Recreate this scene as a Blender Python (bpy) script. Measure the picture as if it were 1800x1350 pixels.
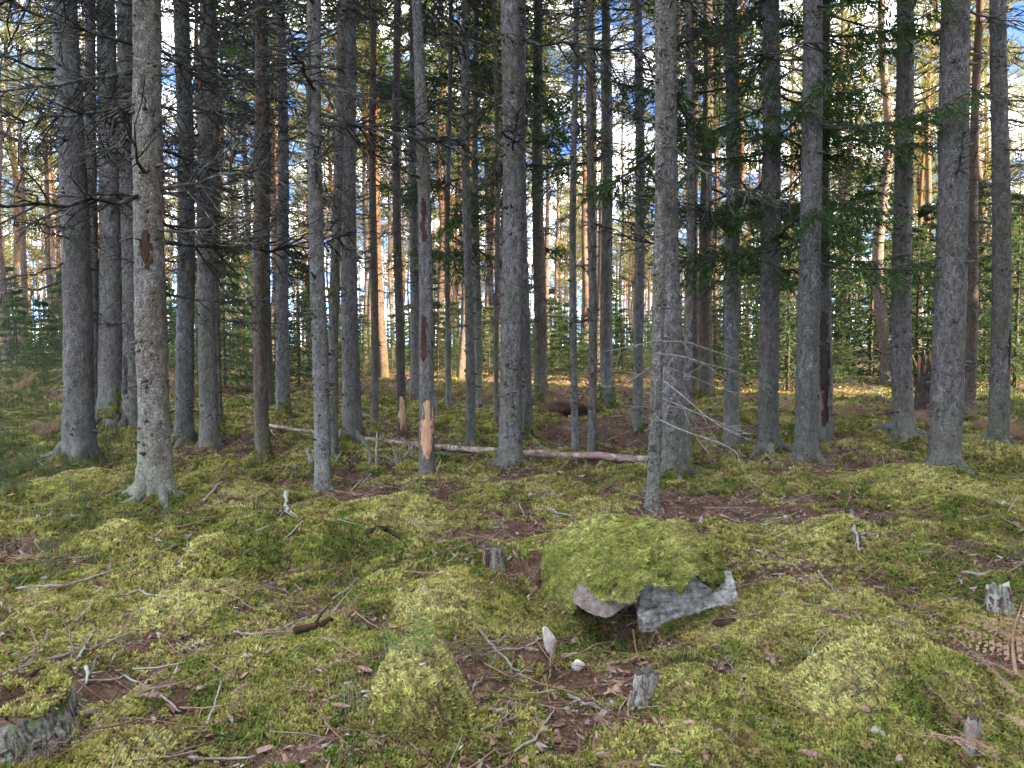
import bpy, math, random
import numpy as np
from mathutils import Vector, Matrix, Euler

# ------------------------------------------------------------------ camera, sky, sun, exposure
scene = bpy.context.scene
for o in list(bpy.data.objects):
    bpy.data.objects.remove(o)
COL = scene.collection
R = math.radians
FPX, CAMZ, PITCH = 1352.0, 1.55, R(-2.8)          # focal length in photo pixels (1800 wide)
cam_d = bpy.data.cameras.new('camera')
cam_d.sensor_fit = 'HORIZONTAL'; cam_d.sensor_width = 36.0
cam_d.lens = 36.0 * FPX / 1800.0
cam_d.clip_start = 0.05; cam_d.clip_end = 2000
cam = bpy.data.objects.new('camera', cam_d); COL.objects.link(cam)
cam.location = (0, 0, CAMZ); cam.rotation_euler = (R(90) + PITCH, 0, 0)
scene.camera = cam

CLOUD, CLOUD_SEED = 15.0, 0.0
SUN_EL, SUN_AZ = 20.0, 119.0                         # azimuth clockwise from +Y (view direction)
world = bpy.data.worlds.new('World'); scene.world = world; world.use_nodes = True
wn = world.node_tree; wn.nodes.clear()
sky = wn.nodes.new('ShaderNodeTexSky'); sky.sky_type = 'NISHITA'; sky.sun_disc = False
sky.sun_elevation = R(SUN_EL); sky.sun_rotation = R(SUN_AZ)
sky.air_density = 0.45; sky.dust_density = 0.0; sky.ozone_density = 4.0; sky.altitude = 3500
bg = wn.nodes.new('ShaderNodeBackground'); bg.inputs['Strength'].default_value = 0.15
wo = wn.nodes.new('ShaderNodeOutputWorld')
# broken white cloud spread evenly over the whole sky, blue between
tc = wn.nodes.new('ShaderNodeTexCoord'); sx = wn.nodes.new('ShaderNodeSeparateXYZ'); wn.links.new(tc.outputs['Generated'], sx.inputs[0])
zz = wn.nodes.new('ShaderNodeMath'); zz.operation = 'MAXIMUM'; wn.links.new(sx.outputs[2], zz.inputs[0]); zz.inputs[1].default_value = 0.0
za = wn.nodes.new('ShaderNodeMath'); za.operation = 'ADD'; wn.links.new(zz.outputs[0], za.inputs[0]); za.inputs[1].default_value = 0.22
cx = wn.nodes.new('ShaderNodeCombineXYZ')
for k in range(2):
    dv = wn.nodes.new('ShaderNodeMath'); dv.operation = 'DIVIDE'; wn.links.new(sx.outputs[k], dv.inputs[0]); wn.links.new(za.outputs[0], dv.inputs[1]); wn.links.new(dv.outputs[0], cx.inputs[k])
cn = wn.nodes.new('ShaderNodeTexNoise'); cn.inputs['Scale'].default_value = 2.6; cn.inputs['Detail'].default_value = 6; cn.inputs['Roughness'].default_value = 0.58
cx.inputs[2].default_value = CLOUD_SEED
wn.links.new(cx.outputs[0], cn.inputs['Vector'])
cr = wn.nodes.new('ShaderNodeValToRGB'); cr.color_ramp.elements[0].position = 0.46; cr.color_ramp.elements[1].position = 0.64
cr.color_ramp.elements[1].color = (0.85, 0.85, 0.85, 1)
wn.links.new(cn.outputs['Fac'], cr.inputs['Fac'])
cm = wn.nodes.new('ShaderNodeMix'); cm.data_type = 'RGBA'; cm.inputs[7].default_value = (CLOUD * 1.0, CLOUD * 0.985, CLOUD * 0.95, 1)
wn.links.new(cr.outputs[0], cm.inputs[0]); wn.links.new(sky.outputs[0], cm.inputs[6])
wn.links.new(cm.outputs[2], bg.inputs[0]); wn.links.new(bg.outputs[0], wo.inputs[0])

sd = bpy.data.lights.new('sun', 'SUN'); sd.energy = 5.0; sd.angle = R(0.6); sd.color = (1.0, 0.79, 0.52)
sun = bpy.data.objects.new('sun', sd); COL.objects.link(sun)
sdir = Vector((math.sin(R(SUN_AZ)) * math.cos(R(SUN_EL)), math.cos(R(SUN_AZ)) * math.cos(R(SUN_EL)), math.sin(R(SUN_EL))))
sun.rotation_euler = (-sdir).to_track_quat('-Z', 'Y').to_euler()
sun.location = (30, -10, 30)

scene.view_settings.view_transform = 'Standard'; scene.view_settings.look = 'None'
scene.view_settings.gamma = 1.0; scene.view_settings.use_curve_mapping = False
scene.view_settings.exposure = 2.9
scene.render.engine = 'CYCLES'
scene.cycles.max_bounces = 6; scene.cycles.diffuse_bounces = 4; scene.cycles.glossy_bounces = 2
scene.cycles.transmission_bounces = 3; scene.cycles.use_denoising = True; scene.cycles.adaptive_threshold = 0.02
scene.cycles.caustics_reflective = False; scene.cycles.caustics_refractive = False

rng = np.random.default_rng(7)
random.seed(7)

# ------------------------------------------------------------------ noise (numpy)
def _hash(ix, iy, seed):
    h = (ix.astype(np.int64) * 374761393 + iy.astype(np.int64) * 668265263 + seed * 1442695041) & 0xFFFFFFFF
    h = ((h ^ (h >> 13)) * 1274126177) & 0xFFFFFFFF
    h = (h ^ (h >> 16)) & 0xFFFFFFFF
    return h.astype(np.float64) / 4294967295.0

def vnoise(x, y, seed=0):
    x = np.asarray(x, float); y = np.asarray(y, float)
    ix = np.floor(x); iy = np.floor(y); fx = x - ix; fy = y - iy
    ix = ix.astype(np.int64); iy = iy.astype(np.int64)
    u = fx * fx * fx * (fx * (fx * 6 - 15) + 10); v = fy * fy * fy * (fy * (fy * 6 - 15) + 10)
    a = _hash(ix, iy, seed); b = _hash(ix + 1, iy, seed); c = _hash(ix, iy + 1, seed); d = _hash(ix + 1, iy + 1, seed)
    return 2 * (a + (b - a) * u + (c - a) * v + (a - b - c + d) * u * v) - 1

def fbm(x, y, scale, octv=3, seed=0, gain=0.5):
    s = 0; amp = 1; f = 1.0 / scale; tot = 0
    for k in range(octv):
        s = s + amp * vnoise(x * f + 17.3 * k, y * f - 9.1 * k, seed + k); tot += amp
        amp *= gain; f *= 2.03
    return s / tot

def cushions(x, y, cell, seed, rmin=0.45, rmax=0.95):
    """overlapping moss domes on a jittered grid, 0..1"""
    x = np.asarray(x, float) / cell; y = np.asarray(y, float) / cell
    ix = np.floor(x).astype(np.int64); iy = np.floor(y).astype(np.int64)
    best = np.zeros(np.broadcast(x, y).shape)
    for dx in (-1, 0, 1):
        for dy in (-1, 0, 1):
            cx = ix + dx; cy = iy + dy
            px = cx + _hash(cx, cy, seed); py = cy + _hash(cx, cy, seed + 1)
            rr = rmin + (rmax - rmin) * _hash(cx, cy, seed + 2); hh = 0.35 + 0.65 * _hash(cx, cy, seed + 3)
            d2 = ((x - px) ** 2 + (y - py) ** 2) / (rr * rr)
            best = np.maximum(best, hh * np.sqrt(np.clip(1 - d2, 0, 1)))
    return best

# ------------------------------------------------------------------ photo geometry
cp, sp = math.cos(PITCH), math.sin(PITCH)
def ray(px, py):
    u = (px - 900) / FPX; v = (675 - py) / FPX
    return u, cp - v * sp, sp + v * cp
def at_depth(px, py, D):
    a, b, c = ray(px, py); s = D / b
    return Vector((a * s, D, CAMZ + c * s))
def plane_depth(py):
    return 1.55 / max((py - 609) / FPX + 0.022, 0.02)
def plane_xy(px, py):
    D = plane_depth(py); a, b, c = ray(px, py)
    return a * D / b, D

MOUNDS = []     # x, y, rx, ry, height, power (dome) or 0 (gaussian)
MTONE = []
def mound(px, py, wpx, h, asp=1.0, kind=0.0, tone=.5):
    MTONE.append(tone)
    x, y = plane_xy(px, py); r = wpx / 2 / FPX * y
    MOUNDS.append((x, y, r, r * asp, h, kind))
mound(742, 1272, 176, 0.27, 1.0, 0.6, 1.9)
mound(1245, 1262, 200, 0.20, 0.9, 0.6)
mound(1560, 1235, 340, 0.24, 0.9, 0.8, .15)
mound(1160, 1345, 330, 0.10, 0.8, 0.6)
mound(815, 1075, 250, 0.21, 1.0, 0.7)
mound(345, 1005, 230, 0.17, 0.8, 0.7)
mound(190, 950, 150, 0.13, 1.0, 0.7)
mound(520, 960, 330, 0.19, 0.6, 0.8)
mound(400, 1075, 360, 0.13, 0.6, 0.8)
mound(700, 915, 260, 0.13, 0.8, 0.8)
mound(900, 862, 190, 0.11, 1.6, 0)
mound(1640, 872, 260, 0.16, 1.2, 0.8)
mound(1520, 760, 130, 0.20, 1.5, 0.7)
mound(1510, 790, 110, 0.08, 1.6, 0.7)
mound(1430, 960, 260, 0.14, 0.8, 0.8)
mound(150, 860, 200, 0.10, 1.0, 0.8)
mound(300, 880, 240, 0.06, 0.7, 0)
mound(460, 812, 70, 0.06, 1.5, 0.7)
mound(190, 745, 70, 0.15, 1.5, 0.7)
mound(360, 745, 60, 0.25, 1.5, 0.7)
mound(1195, 845, 150, 0.08, 1.2, 0)
mound(1740, 800, 160, 0.10, 1.6, 0.7)
mound(950, 730, 90, 0.12, 1.2, 0)
mound(1065, 725, 80, 0.12, 1.2, 0)
mound(110, 1075, 220, 0.06, 0.8, 0.8)
mound(60, 1300, 260, 0.06, 1.0, 0)
# hollows
mound(1096, 1098, 150, -0.22, 1.1, 0)
mound(560, 845, 300, -0.06, 0.9, 0)
mound(1000, 760, 240, -0.10, 1.5, 0)

def height(x, y):
    x = np.asarray(x, float); y = np.asarray(y, float)
    far = np.clip((y - 12) / 20, 0, 1)
    z = 0.022 * np.clip(y, -30, 38) + 0.002 * np.clip(y - 38, 0, 300)
    z = z + 0.055 * fbm(x, y, 2.6, 2, 3)
    z = z + 0.25 * far * fbm(x, y, 9.0, 2, 5)
    z = z + 0.55 * np.exp(-(((x + 13.5) / 4.0) ** 2 + ((y - 17) / 5.0) ** 2))
    lump = cushions(x + 0.15 * fbm(x, y, 0.5, 2, 91), y * 0.9 + 0.15 * fbm(x, y, 0.5, 2, 92), 0.62, 11)
    lump2 = cushions(x, y, 0.27, 21)
    m = 0.125 * lump + 0.070 * lump2 + 0.026 * fbm(x, y, 0.14, 3, 31)
    m = m * (1 - 0.85 * np.exp(-((x - 0.72) / 0.75) ** 2 - ((y - 4.35) / 0.6) ** 2))
    near = np.clip(1 - (y - 25) / 30, 0.2, 1)
    z = z + m * near - 0.10
    mn = 1 + 0.10 * vnoise(x * 9, y * 9, 77)
    for (mx, my, rx, ry, h, k) in MOUNDS:
        q = ((x - mx) / rx) ** 2 + ((y - my) / ry) ** 2
        if k > 0:
            z = z + h * np.clip(1 - q, 0, 1) ** k * mn
        else:
            z = z + h * np.exp(-q * 1.6)
    return z

def H1(x, y):
    return float(height(np.array([x]), np.array([y]))[0])

_tc = np.concatenate([np.arange(1.2, 6, 0.12), np.arange(6, 14, 0.2), np.arange(14, 70, 0.6)])
_gc = {}
def ground(px, py):
    """first point of the floor met by the line of sight through a photo pixel"""
    key = (round(px, 2), round(py, 2))
    if key in _gc: return _gc[key].copy()
    a, b, c = ray(px, py); ts = _tc
    for it in range(3):
        X = a / b * ts; Z = CAMZ + c / b * ts
        hit = np.nonzero(Z <= height(X, ts))[0]
        i = hit[0] if len(hit) else len(ts) - 1
        lo = ts[max(i - 1, 0)]; hi = ts[i]
        if it < 2: ts = np.linspace(lo, hi, 10)
    v = Vector((a / b * hi, hi, CAMZ + c / b * hi)); v.z = H1(v.x, v.y); _gc[key] = v
    return v.copy()

# ------------------------------------------------------------------ mesh helpers
class MB:
    def __init__(s):
        s.V = []; s.T = []; s.Q = []; s.TM = []; s.QM = []; s.n = 0
    def add(s, V, tris=None, quads=None, mi=0):
        V = np.asarray(V, float).reshape(-1, 3)
        if tris is not None and len(tris):
            t = np.asarray(tris, int).reshape(-1, 3) + s.n; s.T.append(t); s.TM.append(np.full(len(t), mi))
        if quads is not None and len(quads):
            q = np.asarray(quads, int).reshape(-1, 4) + s.n; s.Q.append(q); s.QM.append(np.full(len(q), mi))
        s.V.append(V); s.n += len(V)
    def merge(s, other, M=None):
        V, T, Q, TM, QM = other.arrays()
        if M is not None:
            A = np.array(M)[:3, :3]; V = V @ A.T + np.array(M)[:3, 3]
        if len(T): s.T.append(T + s.n); s.TM.append(TM)
        if len(Q): s.Q.append(Q + s.n); s.QM.append(QM)
        s.V.append(V); s.n += len(V)
    def arrays(s):
        V = np.concatenate(s.V) if s.V else np.zeros((0, 3))
        T = np.concatenate(s.T) if s.T else np.zeros((0, 3), int)
        Q = np.concatenate(s.Q) if s.Q else np.zeros((0, 4), int)
        TM = np.concatenate(s.TM) if s.TM else np.zeros(0, int)
        QM = np.concatenate(s.QM) if s.QM else np.zeros(0, int)
        return V, T, Q, TM, QM
    def mesh(s, name, mats, smooth=True):
        V, T, Q, TM, QM = s.arrays()
        me = bpy.data.meshes.new(name)
        me.vertices.add(len(V)); me.vertices.foreach_set('co', V.astype(np.float32).ravel())
        nl = len(T) * 3 + len(Q) * 4
        me.loops.add(nl); me.polygons.add(len(T) + len(Q))
        me.loops.foreach_set('vertex_index', np.concatenate([T.ravel(), Q.ravel()]).astype(np.int32))
        ls = np.concatenate([np.arange(len(T)) * 3, len(T) * 3 + np.arange(len(Q)) * 4]).astype(np.int32)
        me.polygons.foreach_set('loop_start', ls)
        me.polygons.foreach_set('material_index', np.concatenate([TM, QM]).astype(np.int32))
        me.polygons.foreach_set('use_smooth', np.full(len(T) + len(Q), smooth))
        for m in (mats if isinstance(mats, (list, tuple)) else [mats]):
            me.materials.append(m)
        me.update(calc_edges=True); me.validate()
        return me

def tube(mb, pts, rad, sides=6, mi=0, cap=True, jit=0.0):
    P = np.asarray(pts, float); n = len(P); rad = np.broadcast_to(np.asarray(rad, float), (n,))
    T = np.gradient(P, axis=0); T /= np.linalg.norm(T, axis=1)[:, None] + 1e-9
    ref = np.array([0, 0, 1.0]) if abs(T[:, 2]).mean() < 0.8 else np.array([1.0, 0, 0])
    A = np.cross(T, ref); A /= np.linalg.norm(A, axis=1)[:, None] + 1e-9
    B = np.cross(T, A)
    th = np.arange(sides) * 2 * np.pi / sides
    rr = rad[:, None] * (1 + jit * (np.random.default_rng(n).random((n, sides)) - 0.5))
    V = P[:, None, :] + rr[..., None] * (np.cos(th)[None, :, None] * A[:, None, :] + np.sin(th)[None, :, None] * B[:, None, :])
    i = np.arange(n - 1)[:, None] * sides; j = np.arange(sides)[None, :]; k = (j + 1) % sides
    Q = np.stack([i + j, i + k, i + sides + k, i + sides + j], -1).reshape(-1, 4)
    V = V.reshape(-1, 3); T3 = []
    if cap:
        V = np.concatenate([V, P[:1], P[-1:]])
        c0, c1 = n * sides, n * sides + 1
        for a in range(sides):
            b = (a + 1) % sides
            T3.append((b, a, c0)); T3.append(((n - 1) * sides + a, (n - 1) * sides + b, c1))
    mb.add(V, T3, Q, mi)

def leaves(mb, P, D, ll, lw, r, mi=0, up=None):
    """one slim diamond per needle spray"""
    P = np.asarray(P, float); D = np.asarray(D, float); n = len(P)
    if n == 0: return
    D = D / (np.linalg.norm(D, axis=1)[:, None] + 1e-9)
    rv = r.normal(size=(n, 3))
    if up is not None: rv = rv * 0.45 + np.asarray(up)
    W = np.cross(D, rv); W /= np.linalg.norm(W, axis=1)[:, None] + 1e-9
    ll = np.broadcast_to(ll, (n,))[:, None]; lw = np.broadcast_to(lw, (n,))[:, None]
    V = np.stack([P, P + D * ll * 0.45 + W * lw / 2, P + D * ll, P + D * ll * 0.45 - W * lw / 2], 1)
    q = np.arange(n)[:, None] * 4 + np.arange(4)[None, :]
    mb.add(V.reshape(-1, 3), None, q, mi)

def obj(name, me, parent=None, loc=None, rot=None, scl=None):
    o = bpy.data.objects.new(name, me); COL.objects.link(o)
    if parent is not None: o.parent = parent
    if loc is not None: o.location = loc
    if rot is not None: o.rotation_euler = rot
    if scl is not None: o.scale = scl if hasattr(scl, '__len__') else (scl, scl, scl)
    return o
def tag(o, label=None, cat=None, group=None, kind=None):
    if label: o['label'] = label
    if cat: o['category'] = cat
    if group: o['group'] = group
    if kind: o['kind'] = kind
    return o
def thing(name, label, cat, loc=(0, 0, 0), group=None, rot=None, scl=None):
    return tag(obj(name, None, None, loc, rot, scl), label, cat, group)

# ------------------------------------------------------------------ materials
class NT:
    def __init__(s, name):
        s.m = bpy.data.materials.new(name); s.m.use_nodes = True; s.t = s.m.node_tree; s.t.nodes.clear()
    def n(s, typ, **kw):
        nd = s.t.nodes.new(typ)
        for k, v in kw.items():
            if k.startswith('i_'):
                key = k[2:]; key = int(key) if key.isdigit() else key.replace('_', ' ')
                if hasattr(v, 'is_output'): s.t.links.new(v, nd.inputs[key])
                else: nd.inputs[key].default_value = v
            else: setattr(nd, k, v)
        return nd
    def noise(s, vec, scale, detail=4.0, rough=0.55, dist=0.0):
        return s.n('ShaderNodeTexNoise', i_Vector=vec, i_Scale=scale, i_Detail=detail, i_Roughness=rough, i_Distortion=dist).outputs['Fac']
    def ramp(s, fac, stops):
        nd = s.n('ShaderNodeValToRGB', i_Fac=fac); e = nd.color_ramp.elements
        while len(e) < len(stops): e.new(0.5)
        for k, (p, c) in enumerate(stops):
            e[k].position = p; e[k].color = (*c, 1) if hasattr(c, '__len__') else (c, c, c, 1)
        return nd.outputs['Color']
    def mixc(s, fac, a, b, mode='MIX'):
        nd = s.n('ShaderNodeMix', data_type='RGBA', blend_type=mode)
        for idx, v in ((0, fac), (6, a), (7, b)):
            if hasattr(v, 'is_output'): s.t.links.new(v, nd.inputs[idx])
            else: nd.inputs[idx].default_value = (*v, 1) if hasattr(v, '__len__') else v
        return nd.outputs[2]
    def math(s, op, a, b=0.0, c=0.0, clamp=False):
        nd = s.n('ShaderNodeMath', operation=op, use_clamp=clamp)
        for idx, v in ((0, a), (1, b), (2, c)):
            if hasattr(v, 'is_output'): s.t.links.new(v, nd.inputs[idx])
            else: nd.inputs[idx].default_value = v
        return nd.outputs[0]
    def vmath(s, op, a, b):
        nd = s.n('ShaderNodeVectorMath', operation=op)
        for idx, v in ((0, a), (1, b)):
            if hasattr(v, 'is_output'): s.t.links.new(v, nd.inputs[idx])
            else: nd.inputs[idx].default_value = v
        return nd.outputs[0]
    def bsdf(s, color, rough=0.85, normal=None, spec=0.25):
        b = s.n('ShaderNodeBsdfPrincipled', i_Roughness=rough)
        if hasattr(color, 'is_output'): s.t.links.new(color, b.inputs['Base Color'])
        else: b.inputs['Base Color'].default_value = (*color, 1)
        b.inputs['Specular IOR Level'].default_value = spec
        if normal is not None: s.t.links.new(normal, b.inputs['Normal'])
        return b.outputs[0]
    def bump(s, h, strength=0.6, dist=0.01):
        return s.n('ShaderNodeBump', i_Height=h, i_Strength=strength, i_Distance=dist).outputs[0]
    def out(s, sh):
        o = s.n('ShaderNodeOutputMaterial'); s.t.links.new(sh, o.inputs[0]); return s.m
    def ocoord(s): return s.n('ShaderNodeTexCoord').outputs['Object']
    def wcoord(s): return s.n('ShaderNodeNewGeometry').outputs['Position']
    def rnd(s): return s.n('ShaderNodeObjectInfo').outputs['Random']

def m_bark(name, dark, light, lichen=(0.37, 0.40, 0.32), lich_amt=0.42, red=None):
    t = NT(name); r = t.rnd()
    off = t.n('ShaderNodeCombineXYZ', i_X=t.math('MULTIPLY', r, 37.0), i_Y=t.math('MULTIPLY', r, 91.0), i_Z=t.math('MULTIPLY', r, 53.0)).outputs[0]
    oc = t.ocoord(); co = t.vmath('ADD', oc, off)
    sc = t.vmath('MULTIPLY', co, (1, 1, 0.62))
    warp = t.n('ShaderNodeTexNoise', i_Vector=sc, i_Scale=14.0, i_Detail=2.0).outputs['Color']
    scw = t.vmath('ADD', sc, t.vmath('MULTIPLY', warp, (0.035, 0.035, 0.035)))
    vor = t.n('ShaderNodeTexVoronoi', feature='DISTANCE_TO_EDGE', i_Vector=scw, i_Scale=64.0).outputs['Distance']
    cell = t.n('ShaderNodeTexVoronoi', feature='F1', i_Vector=scw, i_Scale=64.0).outputs['Color']
    n1 = t.noise(co, 3.0, 3); n2 = t.noise(co, 60.0, 3, 0.7); n3 = t.noise(t.vmath('MULTIPLY', co, (1, 1, 0.25)), 10.0, 4, 0.6)
    base = t.mixc(n3, dark, light)
    cellv = t.n('ShaderNodeSeparateColor', i_Color=cell).outputs[0]
    base = t.mixc(t.math('MULTIPLY', cellv, 0.55), base, light)
    base = t.mixc(t.ramp(n2, [(0.45, 0.0), (0.68, 0.5)]), base, t.mixc(0.5, dark, (0.02, 0.018, 0.016)))
    mot = t.noise(t.vmath('MULTIPLY', co, (1, 1, .55)), 22.0, 4, 0.75)
    base = t.mixc(t.ramp(mot, [(0.40, 0.62), (0.51, 0.0)]), base, tuple(c * .5 for c in dark))
    base = t.mixc(t.ramp(mot, [(0.56, 0.0), (0.66, 0.65)]), base, tuple(min(1, c * 1.5) for c in light))
    base = t.mixc(t.ramp(t.noise(co, 1.1, 3), [(0.42, 0.0), (0.66, 0.6)]), base, t.mixc(.5, base, tuple(c * f_ for c, f_ in zip(dark, (1.25, .95, .75)))))
    crack = t.ramp(vor, [(0.0, 1.0), (0.10, 0.0)])
    base = t.mixc(t.math('MULTIPLY', crack, 0.45), base, (0.03, 0.026, 0.023))
    z = t.n('ShaderNodeSeparateXYZ', i_Vector=oc).outputs[2]
    hz = t.n('ShaderNodeMapRange', i_Value=z, i_1=0.0, i_2=1.3, i_3=1.0, i_4=0.42).outputs[0]
    ln = t.math('ADD', t.math('MULTIPLY', t.noise(co, 7.0, 5, 0.75), 0.55), t.math('MULTIPLY', t.noise(co, 38.0, 4, 0.75), 0.45))
    lf = t.ramp(t.math('ADD', ln, t.math('MULTIPLY', t.math('SUBTRACT', hz, 0.6), 0.22)), [(0.50, 0.0), (0.60, 1.0)])
    lf = t.math('MULTIPLY', lf, lich_amt)
    lcol = t.mixc(n1, lichen, tuple(c * 0.75 for c in lichen))
    base = t.mixc(lf, base, lcol)
    gr = t.ramp(t.math('ADD', t.noise(co, 1.4, 3), t.math('MULTIPLY', hz, 0.12)), [(0.50, 0.0), (0.70, 0.35)])
    base = t.mixc(gr, base, (0.11, 0.125, 0.06))
    if red is not None:
        hf = t.n('ShaderNodeMapRange', i_Value=t.math('ADD', z, t.math('MULTIPLY', n1, 3.0)), i_1=4.5, i_2=11.0, i_3=0.0, i_4=1.0).outputs[0]
        base = t.mixc(hf, base, t.mixc(n3, red, tuple(c * 0.6 for c in red)))
    val = t.math('ADD', 0.82, t.math('MULTIPLY', r, 0.36))
    base = t.n('ShaderNodeHueSaturation', i_Value=val, i_Saturation=t.math('ADD', .75, t.math('MULTIPLY', t.math('FRACT', t.math('MULTIPLY', r, 7.31)), .7)), i_Color=base).outputs[0]
    hgt = t.math('ADD', t.math('ADD', t.math('MULTIPLY', mot, 1.6), t.ramp(vor, [(0.0, 0.0), (0.16, 1.0)])), t.math('ADD', t.math('MULTIPLY', n2, 0.6), t.math('MULTIPLY', cellv, 0.5)))
    return t.out(t.bsdf(base, 0.92, t.bump(hgt, 1.0, 0.022), 0.15))

def m_simple(name, c1, c2, scale=12.0, rough=0.9, bump=0.4, bdist=0.004, rnd=0.0, stretch=(1, 1, 1), c3=None, spec=0.2):
    t = NT(name); co = t.vmath('MULTIPLY', t.ocoord(), stretch)
    n = t.noise(co, scale, 5, 0.65)
    col = t.mixc(t.ramp(n, [(0.32, 0.0), (0.68, 1.0)]), c1, c2)
    if c3 is not None:
        col = t.mixc(t.ramp(t.noise(co, scale * 0.5, 5, 0.7), [(0.52, 0.0), (0.60, 1.0)]), col, c3)
    if rnd:
        v = t.math('ADD', 1 - rnd / 2, t.math('MULTIPLY', t.rnd(), rnd))
        col = t.n('ShaderNodeHueSaturation', i_Value=v, i_Color=col).outputs[0]
    return t.out(t.bsdf(col, rough, t.bump(n, bump, bdist), spec))

def m_leaf(name, c1, c2, trans=0.35, scale=1.5, rnd=0.3, tint=None):
    t = NT(name); co = t.wcoord()
    n = t.noise(co, scale, 3, 0.6); n2 = t.noise(co, scale * 14, 2, 0.6)
    col = t.mixc(t.ramp(t.math('ADD', t.math('MULTIPLY', n, 0.6), t.math('MULTIPLY', n2, 0.4)), [(0.38, 0.0), (0.62, 1.0)]), c1, c2)
    v = t.math('ADD', 1 - rnd / 2, t.math('MULTIPLY', t.rnd(), rnd))
    col = t.n('ShaderNodeHueSaturation', i_Value=v, i_Color=col).outputs[0]
    d = t.n('ShaderNodeBsdfDiffuse', i_Color=col).outputs[0]
    tr = t.n('ShaderNodeBsdfTranslucent', i_Color=t.mixc(0.5, col, tuple(1.3 * c for c in c2))).outputs[0]
    mx = t.n('ShaderNodeMixShader', i_0=trans, i_1=d, i_2=tr).outputs[0]
    return t.out(mx)

def moss_colour(t, co, tone=None):
    """shared by the ground under the moss and the moss sprigs, so that the patches line up"""
    a = t.noise(co, 0.85, 3, 0.6); b = t.noise(co, 3.2, 3, 0.6); c = t.noise(co, 28.0, 3, 0.6)
    s = t.math('ADD', t.math('MULTIPLY', a, 0.38), t.math('MULTIPLY', b, 0.62))
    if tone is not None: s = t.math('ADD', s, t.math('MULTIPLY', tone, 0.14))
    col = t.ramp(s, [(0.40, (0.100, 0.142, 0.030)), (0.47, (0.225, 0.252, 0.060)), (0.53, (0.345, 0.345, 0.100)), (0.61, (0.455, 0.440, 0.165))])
    br = t.ramp(t.noise(co, 6.5, 4, 0.7), [(0.51, 0.0), (0.64, 0.80)])
    col = t.mixc(br, col, (0.215, 0.150, 0.075))
    col = t.mixc(t.ramp(c, [(0.32, 0.55), (0.6, 0.0)]), col, (0.060, 0.068, 0.022))
    return col

def m_moss_sprig(name='moss_sprig', lime=0.0):
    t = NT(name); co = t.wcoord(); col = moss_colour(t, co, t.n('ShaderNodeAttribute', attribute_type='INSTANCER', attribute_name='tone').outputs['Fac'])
    if lime: col = t.mixc(lime, col, t.mixc(t.noise(co, 9.0, 3), (0.20, 0.27, 0.055), (0.40, 0.42, 0.12)))
    r = t.rnd()
    col = t.mixc(t.ramp(r, [(0.80, 0.0), (0.86, 0.55), (1.0, 0.7)]), col, (0.26, 0.17, 0.08))
    v = t.math('ADD', 0.60, t.math('MULTIPLY', t.n('ShaderNodeTexWhiteNoise', noise_dimensions='1D', i_W=t.math('MULTIPLY', r, 991.0)).outputs[0], 0.95))
    col = t.n('ShaderNodeHueSaturation', i_Value=v, i_Color=col).outputs[0]
    d = t.n('ShaderNodeBsdfDiffuse', i_Color=col).outputs[0]
    tr = t.n('ShaderNodeBsdfTranslucent', i_Color=col).outputs[0]
    return t.out(t.n('ShaderNodeMixShader', i_0=0.35, i_1=d, i_2=tr).outputs[0])

def m_ground():
    t = NT('forest_floor'); co = t.wcoord()
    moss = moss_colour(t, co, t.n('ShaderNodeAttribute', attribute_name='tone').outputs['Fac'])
    n = t.noise(co, 7.0, 5, 0.7); f = t.noise(co, 70.0, 4, 0.7)
    lit = t.ramp(t.math('ADD', t.math('MULTIPLY', n, 0.5), t.math('MULTIPLY', f, 0.5)),
                 [(0.34, (0.035, 0.022, 0.016)), (0.47, (0.10, 0.060, 0.042)), (0.56, (0.16, 0.10, 0.07)), (0.66, (0.26, 0.19, 0.14))])
    at = t.n('ShaderNodeAttribute', attribute_name='moss').outputs['Fac']
    fac = t.ramp(t.math('ADD', at, t.math('MULTIPLY', t.math('SUBTRACT', f, 0.5), 0.7)), [(0.25, 0.0), (0.60, 1.0)])
    col = t.mixc(fac, lit, t.mixc(0.55, moss, (0.045, 0.042, 0.016)))
    h = t.math('ADD', t.math('MULTIPLY', n, 0.6), f)
    return t.out(t.bsdf(col, 0.95, t.bump(h, 1.0, 0.03), 0.1))

M = {}
M['bark'] = m_bark('spruce_bark', (0.128, 0.116, 0.112), (0.345, 0.325, 0.318))
M['bark_red'] = m_bark('spruce_bark_reddish', (0.115, 0.088, 0.076), (0.245, 0.205, 0.185), lich_amt=0.22)
M['bark_dead'] = m_bark('dead_grey_bark', (0.150, 0.138, 0.136), (0.275, 0.258, 0.256), lich_amt=0.12)
M['bark_pale'] = m_bark('lichened_bark', (0.150, 0.138, 0.130), (0.365, 0.345, 0.328), lich_amt=0.72)
M['pine'] = m_bark('pine_bark', (0.17, 0.125, 0.105), (0.33, 0.265, 0.235), lich_amt=0.15, red=(0.42, 0.26, 0.17))
M['twig'] = m_simple('dead_twig', (0.020, 0.018, 0.016), (0.052, 0.047, 0.042), 30, c3=(0.10, 0.105, 0.09), rnd=0.4)
M['twig_pale'] = m_simple('pale_twig', (0.11, 0.098, 0.082), (0.26, 0.238, 0.208), 25, c3=(0.21, 0.225, 0.185), rnd=0.3)
M['stub'] = m_simple('branch_stub', (0.045, 0.036, 0.03), (0.12, 0.10, 0.085), 30)
M['needle'] = m_leaf('spruce_needles', (0.030, 0.062, 0.020), (0.062, 0.105, 0.032), 0.3)
M['young'] = m_leaf('young_spruce_needles', (0.034, 0.060, 0.027), (0.075, 0.108, 0.046), 0.35)
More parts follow.
